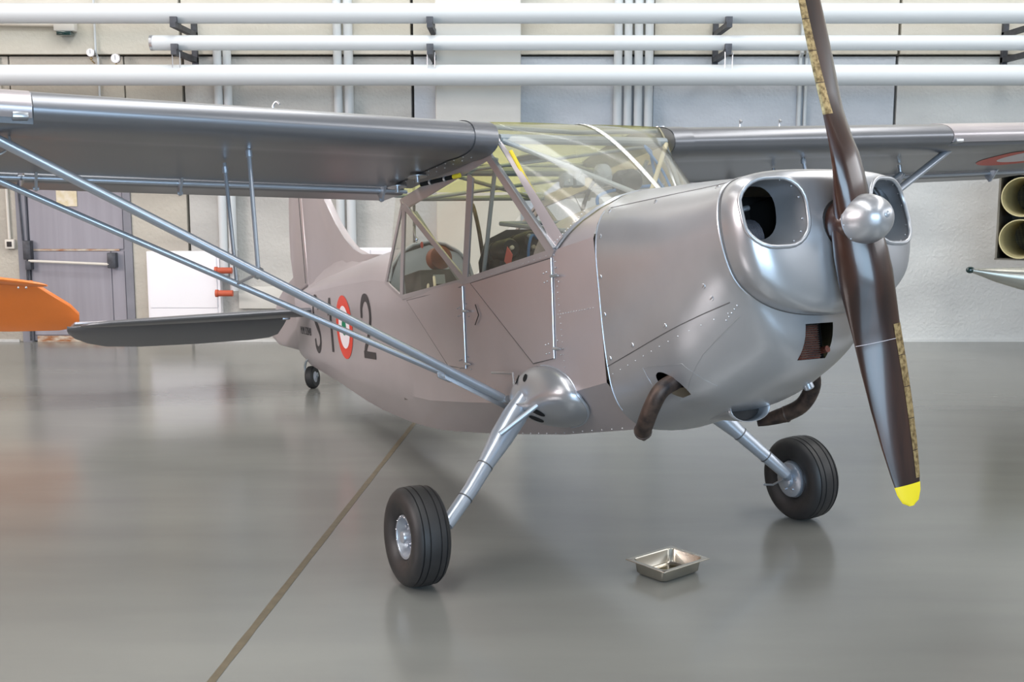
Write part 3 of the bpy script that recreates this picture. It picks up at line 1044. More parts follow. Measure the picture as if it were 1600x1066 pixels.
# ------------- wings
UPA = [(0, 0), (.0125, .029), (.03, .045), (.06, .059), (.1, .070), (.16, .079), (.22, .086), (.3, .089), (.4, .087), (.5, .080), (.6, .069), (.7, .055), (.78, .042), (.9, .021), (1, .002)]
LOA = [(0, 0), (.0125, -.024), (.03, -.034), (.06, -.040), (.1, -.041), (.16, -.038), (.22, -.031), (.3, -.028), (.4, -.023), (.5, -.018), (.6, -.014), (.7, -.011), (.78, -.009), (.9, -.005), (1, 0)]
CHORD = 1.53
INC = R(.65)


def _dense(tab):
    P = spline([(math.sqrt(x), z, 0) for x, z in tab], 3)
    return [(p.x * p.x, p.y) for p in P]


UPA = _dense(UPA)
LOA = _dense(LOA)


def wz(y):
    return 2.100 + (abs(y) - .53) * .0356


def afoil(xc, zc, y, le=.03, k_=1.0):
    dx = -xc * CHORD * k_
    dz = zc * CHORD * k_
    return Vector((le + dx * math.cos(INC) + dz * math.sin(INC) * 0, y, wz(y) + dz + dx * math.sin(INC)))


def main_sec(y, cut_at=.755, start=0.0):
    us = [p for p in UPA if start <= p[0] <= cut_at] + [(cut_at, interp(UPA, cut_at))]
    ls = [p for p in LOA if start < p[0] <= cut_at] + [(cut_at, interp(LOA, cut_at))]
    if start > 0:
        nose = [(start - .012, (interp(UPA, start) + interp(LOA, start)) / 2)]
        pts = [afoil(x, z, y) for x, z in us[::-1]] + [afoil(x, z, y) for x, z in nose] + [afoil(x, z, y) for x, z in ls]
    else:
        pts = [afoil(x, z, y) for x, z in us[::-1]] + [afoil(x, z, y) for x, z in ls]
    return pts


for s in (-1, 1):
    wg = MB()
    ys = [.53, .66, 1.2, 1.8, 2.3, 2.64]
    wg.grid([main_sec(s * y) for y in ys], close_u=True, capa=True, capb=True)
    ys = [2.64, 3.2, 4.0, 4.6, 4.9]
    wg.grid([main_sec(s * y, .755, .03) for y in ys], close_u=True, capa=True, capb=True)
    # rounded tip
    rows = []
    for y, kk in ((4.9, 1), (5.02, .9), (5.10, .72), (5.15, .45)):
        sec = main_sec(s * 4.9, .755)
        cx = .03 - .5 * CHORD; czz = wz(4.9)
        rows.append([Vector((cx + (p.x - cx) * kk, s * y, czz + (p.z - czz) * kk)) for p in sec])
    wg.grid(rows, close_u=True, capa=True, capb=True)
    wing = wg.build('wing', M['silver_shaded'], ap, angle=30)
    # root fairing band, slightly proud
    fb = MB()
    rows = []
    for y in (.528, .655):
        sec = main_sec(s * y)
        c0_ = Vector((-.4, s * y, 2.12))
        rows.append([p + Vector((.004 if p.x > 0 else 0, 0, .004 if p.z > 2.12 - (.03 - p.x) * .03 else -.004)) for p in sec])
    fb.grid(rows, close_u=True)
    fb.build('root_fairing', M['silver_shaded'], wing, angle=30)
    b = MB(); b.prism([p + Vector((0, s * .004, 0)) for p in main_sec(s * .53)], (0, -s * .006, 0)); b.build('root_rib', M['silver_shaded'], wing, smooth=False)
    # slat on the outer leading edge
    sl = MB()
    rows = []
    for y in (2.645, 3.2, 4.0, 4.88):
        outer = [afoil(x - .002, z, s * y) for x, z in ((.155, .081), (.10, .072), (.06, .060), (.03, .046), (.0125, .030), (.003, .014), (0, 0), (.006, -.016), (.016, -.026))]
        inner = [afoil(x, z, s * y) for x, z in ((.024, -.018), (.022, .004), (.040, .034), (.08, .054), (.12, .070))]
        rows.append(outer + inner)
    sl.grid(rows, close_u=True, capa=True, capb=True)
    sl.build('slat', G, wing, angle=35)
    for y in (2.66, 4.0):
        b = MB(); b.box((.035, s * y, wz(y) - .045), (-.03, s * (y + .06), wz(y) - .022), bev=.003); b.build('slat_bracket', M['fitting'], wing)
    # flap and aileron
    for nm, y0, y1 in (('flap', .56, 2.60), ('aileron', 2.63, 4.85)):
        fl_ = MB()
        rows = []
        for y in (y0, (y0 + y1) / 2, y1):
            pr = []
            for xc, zc in ((1.0, 0.0), (.93, .012), (.86, .022), (.81, .024), (.785, .016), (.778, .002), (.785, -.010), (.80, -.016), (.83, -.014), (.90, -.006)):
                v = afoil(xc, zc - .016 + .004, s * y)
                pr.append(v)
            rows.append(pr)
        fl_.grid(rows, close_u=True, capa=True, capb=True)
        fl_.build(nm, M['silver_shaded'], wing, angle=30)
        # nose tube of the flap
        b = MB(); a0 = afoil(.787, -.018, s * (y0 - .02)); a1 = afoil(.787, -.018, s * (y1 + .02)); b.tube([a0, a1], .013, 12); b.build(nm + '_tube', M['silver_leg'], wing)
    for y in (.70, 1.84, 2.55, 3.4, 4.4):
        p = afoil(.76, -.012, s * y)
        b = MB(); b.prism([p + Vector((.05, -.006, .01)), p + Vector((-.10, -.006, .0)), p + Vector((-.055, -.006, -.075)), p + Vector((-.035, -.006, -.075))], (0, .012, 0))
        b.tube([p + Vector((-.045, -.014, -.062)), p + Vector((-.045, .014, -.062))], .009, 8)
        b.build('hinge_bracket', M['silver_leg'], wing)
    # vent hooks on top
    for (xx, y, fx) in ((-.30, 1.55, 1), ) + (((-.30, 1.25, 1),) if s == 1 else ()):
        p = Vector((xx, s * y, wz(y) + .12))
        b = MB(); b.tube(spline([p, p + Vector((0, 0, .045)), p + Vector((.02, -s * .012, .062)), p + Vector((.042, -s * .02, .045))], 5), .0055, 8); b.build('vent_hook', M['fitting'], wing)
    if s == -1:
        b = MB(); p = Vector((-.25, -2.72, wz(2.72) - .05)); b.tube(spline([p, p + Vector((0, 0, -.05)), p + Vector((0, -.045, -.085)), p + Vector((0, -.085, -.05)), p + Vector((0, -.07, -.015))], 5), .0055, 8); b.build('vent_hook', M['fitting'], wing)
        b = MB(); p = Vector((-.28, -.66, wz(.66) + .128)); b.lathe([(0, .035), (.012, .034), (.018, .01)], p, (0, 0, 1), 20); b.build('fuel_cap', M['black'], wing)
    if s == 1:
        b = MB(); p = Vector((-.28, .66, wz(.66) + .128)); b.lathe([(0, .03), (.02, .03), (.024, .01)], p, (0, 0, 1), 20); b.build('fuel_cap', M['fitting'], wing)
        # roundel under the wing
        for rad_, mt, dz in ((.47, 'red', .0), (.33, 'white', .0012), (.15, 'green', .0024)):
            b = MB()
            cx, cy = -.40, 4.06
            ctr = Vector((cx, cy, 0))
            rws = []
            for rr2 in (.001, .5, .8, 1.0):
                row = []
                for k_ in range(40):
                    a = 2 * PI * k_ / 40
                    x = cx + rad_ * rr2 * math.cos(a); y = cy + rad_ * rr2 * math.sin(a)
                    xc = (.03 - x) / CHORD
                    v = afoil(xc, interp(LOA, xc), y)
                    row.append(Vector((x, y, v.z - .003 - dz)))
                rws.append(row)
            b.grid(rws, close_u=True)
            b.build('wing_roundel', M[mt], wing)
    # root plumbing under the near wing
    if s == -1:
        b = MB()
        b.lathe([(0, .055), (.005, .055)], (-.72, -.66, wz(.66) - .055), (0, 0, 1), 24); b.lathe([(0, .012), (-.03, .012)], (-.72, -.66, wz(.66) - .055), (0, 0, 1), 12)
        b.build('drain_plate', M['fitting'], wing)
        b = MB()
        b.lathe([(0, .055), (.005, .055)], (-1.02, -.66, wz(.66) - .052), (0, 0, 1), 24); b.lathe([(0, .012), (-.03, .012)], (-1.02, -.66, wz(.66) - .052), (0, 0, 1), 12)
        b.build('drain_plate', M['fitting'], wing)
        b = MB(); b.tube([(-.72, -.64, wz(.6) - .092), (-.50, -.545, wz(.6) - .095)], .012, 12); b.build('fuel_hose', M['black'], wing)
        b = MB(); b.tube([(-.50, -.545, wz(.6) - .095), (-.46, -.525, wz(.6) - .095)], .013, 12); b.build('fuel_pipe', M['ytube'], wing)
        for t in (.3, .75):
            p = Vector((-.72, -.64, wz(.6) - .092)).lerp(Vector((-.50, -.545, wz(.6) - .095)), t)
            b = MB(); b.lathe([(-.006, .0155), (.006, .0155)], p, (.22, .095, 0), 14); b.build('hose_clamp', M['fitting'], wing)
    b = MB()
    for k_ in range(9):
        x = -.15 - .11 * k_
        xc = (.03 - x) / CHORD
        v = afoil(xc, interp(LOA, xc), s * .60)
        b.ball(v + Vector((0, 0, -.005)), .005, 7, 4)
        xc = (.03 - x) / CHORD
        v = afoil(xc, interp(LOA, xc), s * .645)
        b.ball(v + Vector((0, 0, -.005)), .004, 7, 4)
    tag(b.build('root_screws', M['fitting'], wing), kind='stuff')

# ------------- struts
for s in (-1, 1):
    a0 = Vector((-.294, s * .46, .806)); a1 = Vector((-.196, s * 2.88, 2.155))
    r0 = Vector((-.43, s * .46, .832)); r1 = Vector((-.65, s * 2.88, 2.075))

    def strut(p, q, rx, rz, name):
        b = MB()
        ax = (q - p).normalized(); u_ = Vector((1, 0, 0)); u_ = (u_ - ax * u_.dot(ax)).normalized(); v_ = ax.cross(u_)
        rows = [[c_ + u_ * rx * math.cos(2 * PI * k_ / 18) + v_ * rz * math.sin(2 * PI * k_ / 18) for k_ in range(18)] for c_ in (p, q)]
        b.grid(rows, close_u=True, capa=True, capb=True)
        return b.build(name, M['silver_leg'], ap)
    ax = (a1 - a0).normalized()
    fs = strut(a0 + ax * .02, a1, .034, .022, 'front_wing_strut')
    rax = (r1 - r0).normalized()
    rs_ = strut(r0 + rax * .02, r1, .022, .016, 'rear_wing_strut')
    # end fitting plates
    b = MB(); b.obox(a0 + ax * .17 + Vector((-.02, 0, -.035)), ax * .20, Vector((.003, 0, 0)), Vector((0, 0, .014))); b.build('strut_plate', M['fitting'], fs, smooth=False)
    b = MB(); b.obox(a0 + Vector((0, 0, 0)), ax * .05, Vector((.03, 0, 0)), Vector((0, 0, .016)), bev=.006); b.lathe([(-.04, .02), (.04, .02)], a0, (1, 0, 0), 14); b.build('strut_fork', M['fitting'], fs)
    b = MB(); b.obox(r0 + rax * .30 + Vector((.01, 0, -.02)), rax * .04, Vector((.012, 0, 0)), Vector((0, 0, .016)), bev=.004); b.build('strut_clamp', M['fitting'], rs_)
    b = MB(); b.obox(a1 - ax * .02, ax * .12, Vector((.028, 0, 0)), Vector((0, 0, .018)), bev=.005); b.build('strut_head', M['fitting'], fs)
    b = MB(); b.tube([r1, r1 + Vector((0, 0, .06))], .014, 10); b.build('strut_lug', M['fitting'], rs_)
    # jury struts
    jf = a0.lerp(a1, .5125); jr = r0.lerp(r1, .525)
    tf = Vector((-.28, s * 1.69, wz(1.69) - .05)); tr_ = Vector((-.60, s * 1.73, wz(1.69) - .05))
    b = MB(); b.tube([tf, jf], .011, 10); b.lathe([(0, .016), (.03, .016)], tf - Vector((0, 0, .04)), (0, 0, 1), 10); b.build('jury_strut', M['silver_leg'], ap)
    b = MB(); b.tube([tr_, jr], .010, 10); b.lathe([(0, .015), (.03, .015)], tr_ - Vector((0, 0, .05)), (0, 0, 1), 10); b.build('jury_strut', M['silver_leg'], ap)
    b = MB(); b.tube([jf, jr], .008, 8); b.build('jury_link', M['silver_leg'], ap)
    b = MB(); b.lathe([(-.010, .029), (.010, .029)], jf, ax, 18); b.build('jury_clamp', M['fitting'], fs)
    # strut step
    b = MB(); b.tube([(-.40, s * .47, .95), (-.18, s * .46, .935), (-.16, s * .47, .86)], .006, 8); b.build('boarding_step_bar', M['fitting'], ap)

# ------------- landing gear
for s in (-1, 1):
    # fairing blister on the hull
    b = MB()
    rows = []
    cx0, cz0 = .02, .785
    for i in range(13):
        t = i / 12
        row = []
        for k_ in range(25):
            a = PI * 2 * k_ / 24
            rx = .35 if math.cos(a) > 0 else .26
            rz_ = .175 if math.sin(a) > 0 else .145
            rad2 = math.sin(t * PI / 2)
            hgt = math.cos(t * PI / 2) ** .8
            x = cx0 + rx * rad2 * math.cos(a)
            z = cz0 + rz_ * rad2 * math.sin(a)
            ybase = wid(x) if z > .80 else wid(x) - (.80 - z) * .9
            y = ybase - .012 + hgt * .135 * (1 - .25 * math.sin(a))
            row.append(Vector((x, s * y, z)))
        rows.append(row)
    b.grid(rows)
    bl = b.build('gear_fairing', GC, ap, weld=.0005, angle=60)
    tag(bl, 'smooth bulged fairing over the top of the landing gear leg')
    bvb = BVHTree.FromPolygons([v.co.copy() for v in bl.data.vertices], [list(p.vertices) for p in bl.data.polygons])
    for (x, z, ru, rv_) in ((.0, .905, .018, .022), (-.10, .90, .012, .035), (.115, .735, .022, .042), (.03, .70, .03, .04)):
        h = bvb.ray_cast(Vector((x, s * 1.5, z)), Vector((0, -s, 0)))
        if h[0]:
            n = h[1]
            if n.y * s < 0:
                n = -n
            b = MB()
            u_ = n.orthogonal().normalized(); u_ = (Vector((.5, 0, -.8)) - n * n.dot(Vector((.5, 0, -.8)))).normalized(); v_ = n.cross(u_)
            b.prism([h[0] + n * .001 + u_ * rv_ * math.cos(2 * PI * k_ / 18) + v_ * ru * math.sin(2 * PI * k_ / 18) for k_ in range(18)], n * .0015)
            b.build('fairing_hole', M['black'], bl, smooth=False)
    b = MB(); rp = []
    for k_ in range(25):
        a = -PI / 2 * .95 + PI * .95 * k_ / 24
        rx = .35; rz_ = .175 if math.sin(a) > 0 else .145
        x = cx0 + rx * math.cos(a); z = cz0 + rz_ * math.sin(a)
        yb = wid(x) if z > .80 else wid(x) - (.80 - z) * .9
        rp.append(Vector((x, s * (yb + .0), z)))
    b.tube(rp, .005, 8); b.build('fairing_edge', M['silver_leg'], bl)
    # leg
    top = Vector((-.04, s * .46, .82)); mid = Vector((.005, s * .65, .625)); low = Vector((.065, s * .86, .405)); foot = Vector((.09, s * 1.01, .262))
    b = MB()
    path = [top, top.lerp(mid, .5), mid, mid.lerp(low, .5), low, foot]
    b.tube(path, [.050, .062, .057, .040, .036, .033], 20)
    leg = b.build('landing_gear_leg', M['silver_leg'], ap, angle=50)
    for p, r_ in ((mid.lerp(low, .55), .0405), (low.lerp(foot, .25), .0365), (top.lerp(mid, .72), .0565)):
        b = MB(); b.lathe([(-.003, r_), (-.003, r_ + .0012), (.003, r_ + .0012), (.003, r_)], p, (foot - top).normalized(), 20, caps=False); b.build('leg_joint', M['seam'], leg)
    b = MB(); b.tube([(.147, s * .50, .775), (.080, s * .69, .648)], .013, 12); b.build('shock_rod', M['silver_leg'], leg)
    b = MB(); b.tube([foot, Vector((.045, s * 1.06, .226)), Vector((.045, s * 1.15, .226))], .026, 14); b.build('axle', M['silver_leg'], leg)
    b = MB(); b.tube([foot + Vector((-.03, 0, -.03)), Vector((-.02, s * 1.0, .20)), Vector((-.05, s * .96, .205))], .006, 8); b.tube([low + Vector((-.03, 0, 0)), foot + Vector((-.05, s * .0, -.02))], .003, 6); b.build('brake_line', M['fitting'], leg)
    # wheel
    wc = Vector((.045, s * 1.144, .226)); RT = .230
    prof = [(-.050, .098), (-.072, .112), (-.086, .150), (-.090, .175), (-.086, .198), (-.076, .214), (-.064, .2235)]
    groove = []
    for gx in (-.055, -.026, .026, .055):
        rr2 = RT - (gx / .075) ** 2 * .007
        groove += [(gx - .004, rr2), (gx - .0015, rr2 - .006), (gx + .0015, rr2 - .006), (gx + .004, rr2)]
    mids = [(-.045, RT - .0025), (-.035, RT - .0015)], [(-.01, RT), (.01, RT)], [(.035, RT - .0015), (.045, RT - .0025)]
    seq = prof + groove[0:4] + mids[0] + groove[4:8] + mids[1] + groove[8:12] + mids[2] + groove[12:16] + [(-a, r_) for a, r_ in prof[::-1]]
    tilt = Vector((.0, 1, s * .03)).normalized()
    b = MB(); b.lathe(seq, wc, tilt, 64, caps=False)
    # close the bore
    tire = b.build('tire', M['rubber'], ap, angle=50)
    rim = [(.060, .02), (.060, .030), (.040, .032), (.018, .034), (.014, .060), (.020, .078), (.052, .088), (.060, .098), (.066, .100), (.066, .112), (.055, .116),
           (-.055, .116), (-.066, .112), (-.066, .10), (-.056, .094), (-.045, .088), (-.04, .03), (-.05, .028), (-.05, .02)]
    rim = [(a * .96, r_ * .90) for a, r_ in rim]
    if s < 0:
        rim2 = [(-a, r_) for a, r_ in rim]
    else:
        rim2 = rim
    b = MB(); b.lathe(rim2, wc, tilt, 44, caps=True)
    hub = b.build('wheel_hub', M['silver_leg'], ap, angle=35)
    b = MB(); b.lathe([(0, .030), (.052, .030), (.060, .026), (.062, .01)], wc + tilt * s * .012, tilt * s, 24); b.build('hub_cap', M['silver_leg'], hub)
    b = MB()
    for k_ in range(8):
        a = 2 * PI * k_ / 8
        p = wc + tilt * s * .022 + Vector((math.cos(a) * .062, 0, math.sin(a) * .062))
        b.lathe([(0, .007), (.010, .007)], p, tilt * s, 6)
    for k_ in range(12):
        a = 2 * PI * k_ / 12 + .2
        p = wc + tilt * s * .063 + Vector((math.cos(a) * .095, 0, math.sin(a) * .095))
        b.ball(p, .003, 6, 4)
    tag(b.build('hub_bolts', M['fitting'], hub), kind='stuff')
    # brake drum on the inner side
    b = MB(); b.lathe([(-.066, .095), (-.070, .098), (-.082, .096), (-.088, .085), (-.090, .04), (-.11, .038), (-.115, .02)], wc, tilt * s, 36); b.build('brake_drum', M['silver_leg'], hub)
    b = MB()
    for k_ in range(6):
        a = 2 * PI * k_ / 6
        p = wc - tilt * s * .088 + Vector((math.cos(a) * .06, 0, math.sin(a) * .06))
        b.lathe([(0, .006), (.008, .006)], p, -tilt * s, 6)
    tag(b.build('drum_bolts', M['fitting'], hub), kind='stuff')

# ------------- tail wheel (vertical geometry given in the level frame, turned into the body frame)
def lv(x, y, z):
    return Vector((x * math.cos(AL) + z * math.sin(AL), y, -x * math.sin(AL) + z * math.cos(AL)))


tw = lv(-5.204, 0, .102)
up = (lv(0, 0, 1)).normalized()
b = MB(); b.lathe([(-.032, .05), (-.038, .07), (-.036, .09), (-.024, .101), (0, .103), (.024, .101), (.036, .09), (.038, .07), (.032, .05)], tw, (.65, .76, 0), 32, caps=False)
twt = b.build('tail_tire', M['rubber_tail'], ap)
b = MB(); b.lathe([(-.030, .052), (-.034, .03), (-.04, .018), (-.042, .01), (.042, .01), (.04, .018), (.034, .03), (.030, .052)], tw, (.65, .76, 0), 24); b.build('tail_wheel_hub', M['silver_leg'], ap)
b = MB()
for sd in (-1, 1):
    b.tube(spline([tw + Vector((-.0, sd * .05, 0)), tw + up * .08 + Vector((-.05, sd * .052, 0)), tw + up * .15 + Vector((-.03, sd * .045, 0)), tw + up * .185 + Vector((.01, 0, 0))], 4), .011, 8)
b.lathe([(0, .022), (.07, .022)], tw + up * .165 + Vector((.01, 0, 0)), up, 14)
b.build('tail_wheel_fork', M['tubes'], ap)
b = MB(); b.tube([tw + up * .215 + Vector((0, 0, 0)), Vector((-4.85, 0, 1.235)), Vector((-4.6, 0, 1.19))], [.018, .02, .02], 10); b.build('tail_spring', M['tubes'], ap)
b = MB(); b.box(tw + up * .19 + Vector((-.05, -.035, 0)), tw + up * .25 + Vector((.05, .035, .02)), bev=.01); b.build('steering_arm', M['dark'], ap)

# ------------- fin, rudder, tailplane
fin_o = [(-2.95, 1.90), (-3.15, 1.935), (-3.37, 1.968), (-3.58, 2.044), (-3.785, 2.168), (-3.99, 2.334), (-4.12, 2.466), (-4.234, 2.58), (-4.36, 2.75), (-4.50, 2.98), (-4.66, 3.10), (-4.85, 3.14), (-4.90, 3.14), (-4.90, 1.86), (-4.0, 1.90)]


def slab(outline, name, m, parent, y0=0, th=.05, taper_le=True, rot=None):
    """vertical surface: outline in x,z, thin at its rim"""
    bm_ = MB()
    cx = sum(p[0] for p in outline) / len(outline); czz = sum(p[1] for p in outline) / len(outline)
    lay = []
    for kk, off in ((1.0, 0), (.992, .5), (.97, .85), (.93, 1.0)):
        for_ = []
        for (x, z) in outline:
            for_.append((cx + (x - cx) * kk, czz + (z - czz) * kk, off * th / 2))
        lay.append(for_)
    rows = [[Vector((x, y0 - o_, z)) for x, z, o_ in l] for l in lay[::-1]] + [[Vector((x, y0 + o_, z)) for x, z, o_ in l] for l in lay[1:]]
    if rot:
        rows = [[rot(p) for p in r_] for r_ in rows]
    bm_.grid(rows, close_u=True, capa=True, capb=True)
    return bm_.build(name, m, parent, angle=60)


slab(fin_o, 'tail_fin', G, ap, th=.06)
# concave fin fillet blending into the turtledeck
ff = MB(); rows = []
for (x, z) in [(-2.9, 1.90), (-3.2, 1.945), (-3.5, 2.01), (-3.8, 2.15), (-4.1, 2.40), (-4.5, 2.45), (-4.9, 2.45)]:
    w_ = min(wid(x) * .55, .16) + .0
    zt = interp(ZT, x)
    row = []
    for t in (-1, -.8, -.6, -.4, -.2, 0, .2, .4, .6, .8, 1):
        h = (1 - abs(t)) ** 2.6
        row.append(Vector((x, w_ * t * (1 if abs(t) > .3 else 1), zt - .035 * abs(t) + h * (z - zt) * .8)))
    rows.append(row)
ff.grid(rows); ff.build('fin_fillet', G, ap, angle=60)
RH = -4.92
rud = [(-4.92, 3.12), (-5.05, 3.10), (-5.2, 2.98), (-5.29, 2.80), (-5.34, 2.5), (-5.36, 2.26), (-5.33, 2.05), (-5.55, 1.99), (-5.78, 1.88), (-5.98, 1.68), (-6.02, 1.55), (-5.85, 1.46), (-5.35, 1.37), (-5.31, 1.37), (-5.31, 1.9), (-4.92, 1.94)]


rudder = slab(rud, 'rudder', G, ap, th=.05, rot=lambda p: Vector((p.x, p.y - max(0, (-5.31 - p.x)) * .10, p.z)))
b = MB(); b.tube([(-4.91, -.045, 1.95), (-4.91, -.045, 2.9)], .004, 6); b.build('hinge_line', M['seam'], rudder)
# tailplane halves
SZB = 1.685
for s in (-1, 1):
    st = MB()
    rows = []
    for y, le, te, th in ((.03, -4.62, -5.12, .075), (.5, -4.68, -5.12, .075), (1.0, -4.75, -5.12, .07), (1.5, -4.83, -5.12, .06), (1.75, -4.89, -5.12, .05), (1.88, -4.96, -5.12, .036), (1.95, -5.05, -5.11, .02)):
        row = []
        for k_ in range(20):
            a = 2 * PI * k_ / 20
            cx = (le + te) / 2
            xx = math.cos(a); zz = math.sin(a)
            row.append(Vector((cx + (le - te) / 2 * xx, s * y, SZB + th / 2 * zz * (1.0 if xx > 0 else 1 - .45 * abs(xx)))))
        rows.append(row)
    st.grid(rows, close_u=True, capa=True, capb=True)
    stab = st.build('tailplane', M['silver_shaded'], ap, angle=50)
    el = MB()
    rows = []
    hx = -5.13
    dr = R(20)
    for y, ch in ((.17, .40), (.24, .47), (.40, .50), (.9, .515), (1.4, .50), (1.70, .45), (1.86, .36), (1.97, .24), (2.03, .12), (2.045, .05)):
        row = []
        for k_ in range(16):
            a = 2 * PI * k_ / 16
            t = (1 - math.cos(a)) / 2
            th = .030 * (1 - t * .85) * math.sin(a)
            dx = -ch * t
            ox = .0 if y < 1.9 else (.0 - (y - 1.9) * .5)
            row.append(Vector((hx + ox + dx * math.cos(dr) + th * math.sin(dr), s * y, SZB + dx * math.sin(dr) + th * math.cos(dr))))
        rows.append(row)
    el.grid(rows, close_u=True, capa=True, capb=True)
    elv = el.build('elevator', M['silver_shaded'], ap, angle=50)
    if s == -1:
        b = MB(); b.box((-5.55, -1.98, SZB + .03), (-5.25, -1.72, SZB + .05), bev=.004); b.build('elevator_tab', G, elv)
    b = MB(); b.box((-5.12, s * .17, SZB - .04), (-5.05, s * .24, SZB - .01), bev=.004); b.build('hinge_fitting', M['fitting'], stab)

# ------------- markings on the right-hand side
def side_pt(x, z, off=.0025, s=-1):
    n = Vector((KW if x < -.9 else 0, s * -1.0 * -1, 0))
    return Vector((x, s * (wid(x) + off), z))


def disc_mark(cx, cz_, rad, m, off, name, wob=1.0):
    b = MB()
    rws = []
    for rr2 in (.001, .5, 1.0):
        rws.append([side_pt(cx + rad * rr2 * math.cos(2 * PI * k_ / 48) * wob, cz_ + rad * rr2 * math.sin(2 * PI * k_ / 48) - .09 * rad * rr2 * math.cos(2 * PI * k_ / 48), off) for k_ in range(48)])
    b.grid(rws, close_u=True)
    return b.build(name, m, fuselage, smooth=False)


disc_mark(-3.50, 1.441, .25, M['red'], .003, 'roundel_ring')
disc_mark(-3.50, 1.441, .168, M['white'], .0045, 'roundel_ring')
disc_mark(-3.50, 1.441, .065, M['green'], .006, 'roundel_ring')


def glyph(ch, x0, x1, zb0, zb1, h, name, stroke=0.0):
    """letter from Blender's built-in font, squeezed into its painted box and laid on the hull side"""
    cu = bpy.data.curves.new('g', 'FONT')
    cu.body = ch
    cu.offset = stroke
    cu.resolution_u = 6
    o = bpy.data.objects.new('g', cu)
    C.objects.link(o)
    bpy.context.view_layer.update()
    dg = bpy.context.evaluated_depsgraph_get()
    me = bpy.data.meshes.new_from_object(o.evaluated_get(dg))
    bpy.data.objects.remove(o)
    xs_ = [v.co.x for v in me.vertices]; ys_ = [v.co.y for v in me.vertices]
    ax, bx, ay, by = min(xs_), max(xs_), min(ys_), max(ys_)
    for v in me.vertices:
        u_ = (v.co.x - ax) / (bx - ax); w_ = (v.co.y - ay) / (by - ay)
        x = x0 + (x1 - x0) * u_
        z = zb0 + (zb1 - zb0) * u_ + h * w_
        v.co = side_pt(x, z, .0035)
    me.materials.clear()
    me.materials.append(M['marking'])
    o = bpy.data.objects.new(name, me)
    C.objects.link(o)
    o.parent = fuselage
    md = o.modifiers.new('s', 'SOLIDIFY'); md.thickness = .001
    return o


def poly_mark(pts, name, off=.0035):
    b = MB(); b.prism([side_pt(x, z, off) for x, z in pts], (0, -.001, 0)); return b.build(name, M['marking'], fuselage, smooth=False)


def stroke_mark(path, wd, name):
    """brush stroke of varying width along a path in hull-side x,z"""
    P = spline([(x, 0, z) for x, z in path], 6)
    W = spline([(w_, 0, 0) for w_ in wd], 6)
    b = MB(); rows = []
    for i, p in enumerate(P):
        t = (P[min(i + 1, len(P) - 1)] - P[max(i - 1, 0)]).normalized()
        n = Vector((-t.z, 0, t.x))
        # horizontal nib: stroke measured with x and z weights
        w_ = W[i].x / 2
        a = p + n * w_; c_ = p - n * w_
        rows.append([side_pt(a.x, a.z, .0035), side_pt(c_.x, c_.z, .0035)])
    b.grid(rows); return b.build(name, M['marking'], fuselage, smooth=False)


# S, hyphen, 1, 2
xS, zS = -4.45, 1.338
stroke_mark([(xS - .105, zS + .335), (xS - .10, zS + .39), (xS - .05, zS + .43), (xS + .02, zS + .425), (xS + .05, zS + .36), (xS + .05, zS + .33)][:0] or
            [(xS + .085, zS + .325), (xS + .07, zS + .40), (xS - .01, zS + .435), (xS - .09, zS + .395), (xS - .105, zS + .32), (xS - .07, zS + .25), (xS + .02, zS + .18), (xS + .085, zS + .11), (xS + .08, zS + .03), (xS, zS - .015), (xS - .085, zS + .02), (xS - .11, zS + .09)],
            [.04, .045, .06, .045, .038, .045, .06, .045, .045, .06, .045, .04], 'painted_letter')
poly_mark([(-4.24, 1.545), (-4.14, 1.535), (-4.14, 1.515), (-4.24, 1.525)], 'painted_dash')
poly_mark([(-3.96, 1.275), (-3.905, 1.27), (-3.905, 1.715), (-3.95, 1.72), (-4.02, 1.62), (-4.02, 1.575), (-3.96, 1.60)], 'painted_digit')
xT, zT = -2.80, 1.165
stroke_mark([(xT - .155, zT + .30), (xT - .14, zT + .38), (xT - .07, zT + .435), (xT + .03, zT + .42), (xT + .085, zT + .33), (xT + .06, zT + .23), (xT - .03, zT + .13), (xT - .11, zT + .07), (xT - .13, zT + .02)],
            [.045, .05, .06, .055, .05, .05, .05, .05, .06], 'painted_digit')
poly_mark([(xT - .16, zT + .058), (xT + .15, zT + .025), (xT + .15, zT - .025), (xT - .16, zT + .005)], 'painted_digit')
glyph('M.M. 52848', -5.14, -4.71, 1.515, 1.462, .07, 'serial_number', 0.0)

# ------------- doors, seams and hinges on both sides
def side_panel(pts, name, s, th=.004, m=None, out=.0035):
    b = MB()
    b.prism([Vector((x, s * (wid(x) + out), z)) for x, z in pts], (0, -s * th, 0))
    return b.build(name, m or G, ap, smooth=False)


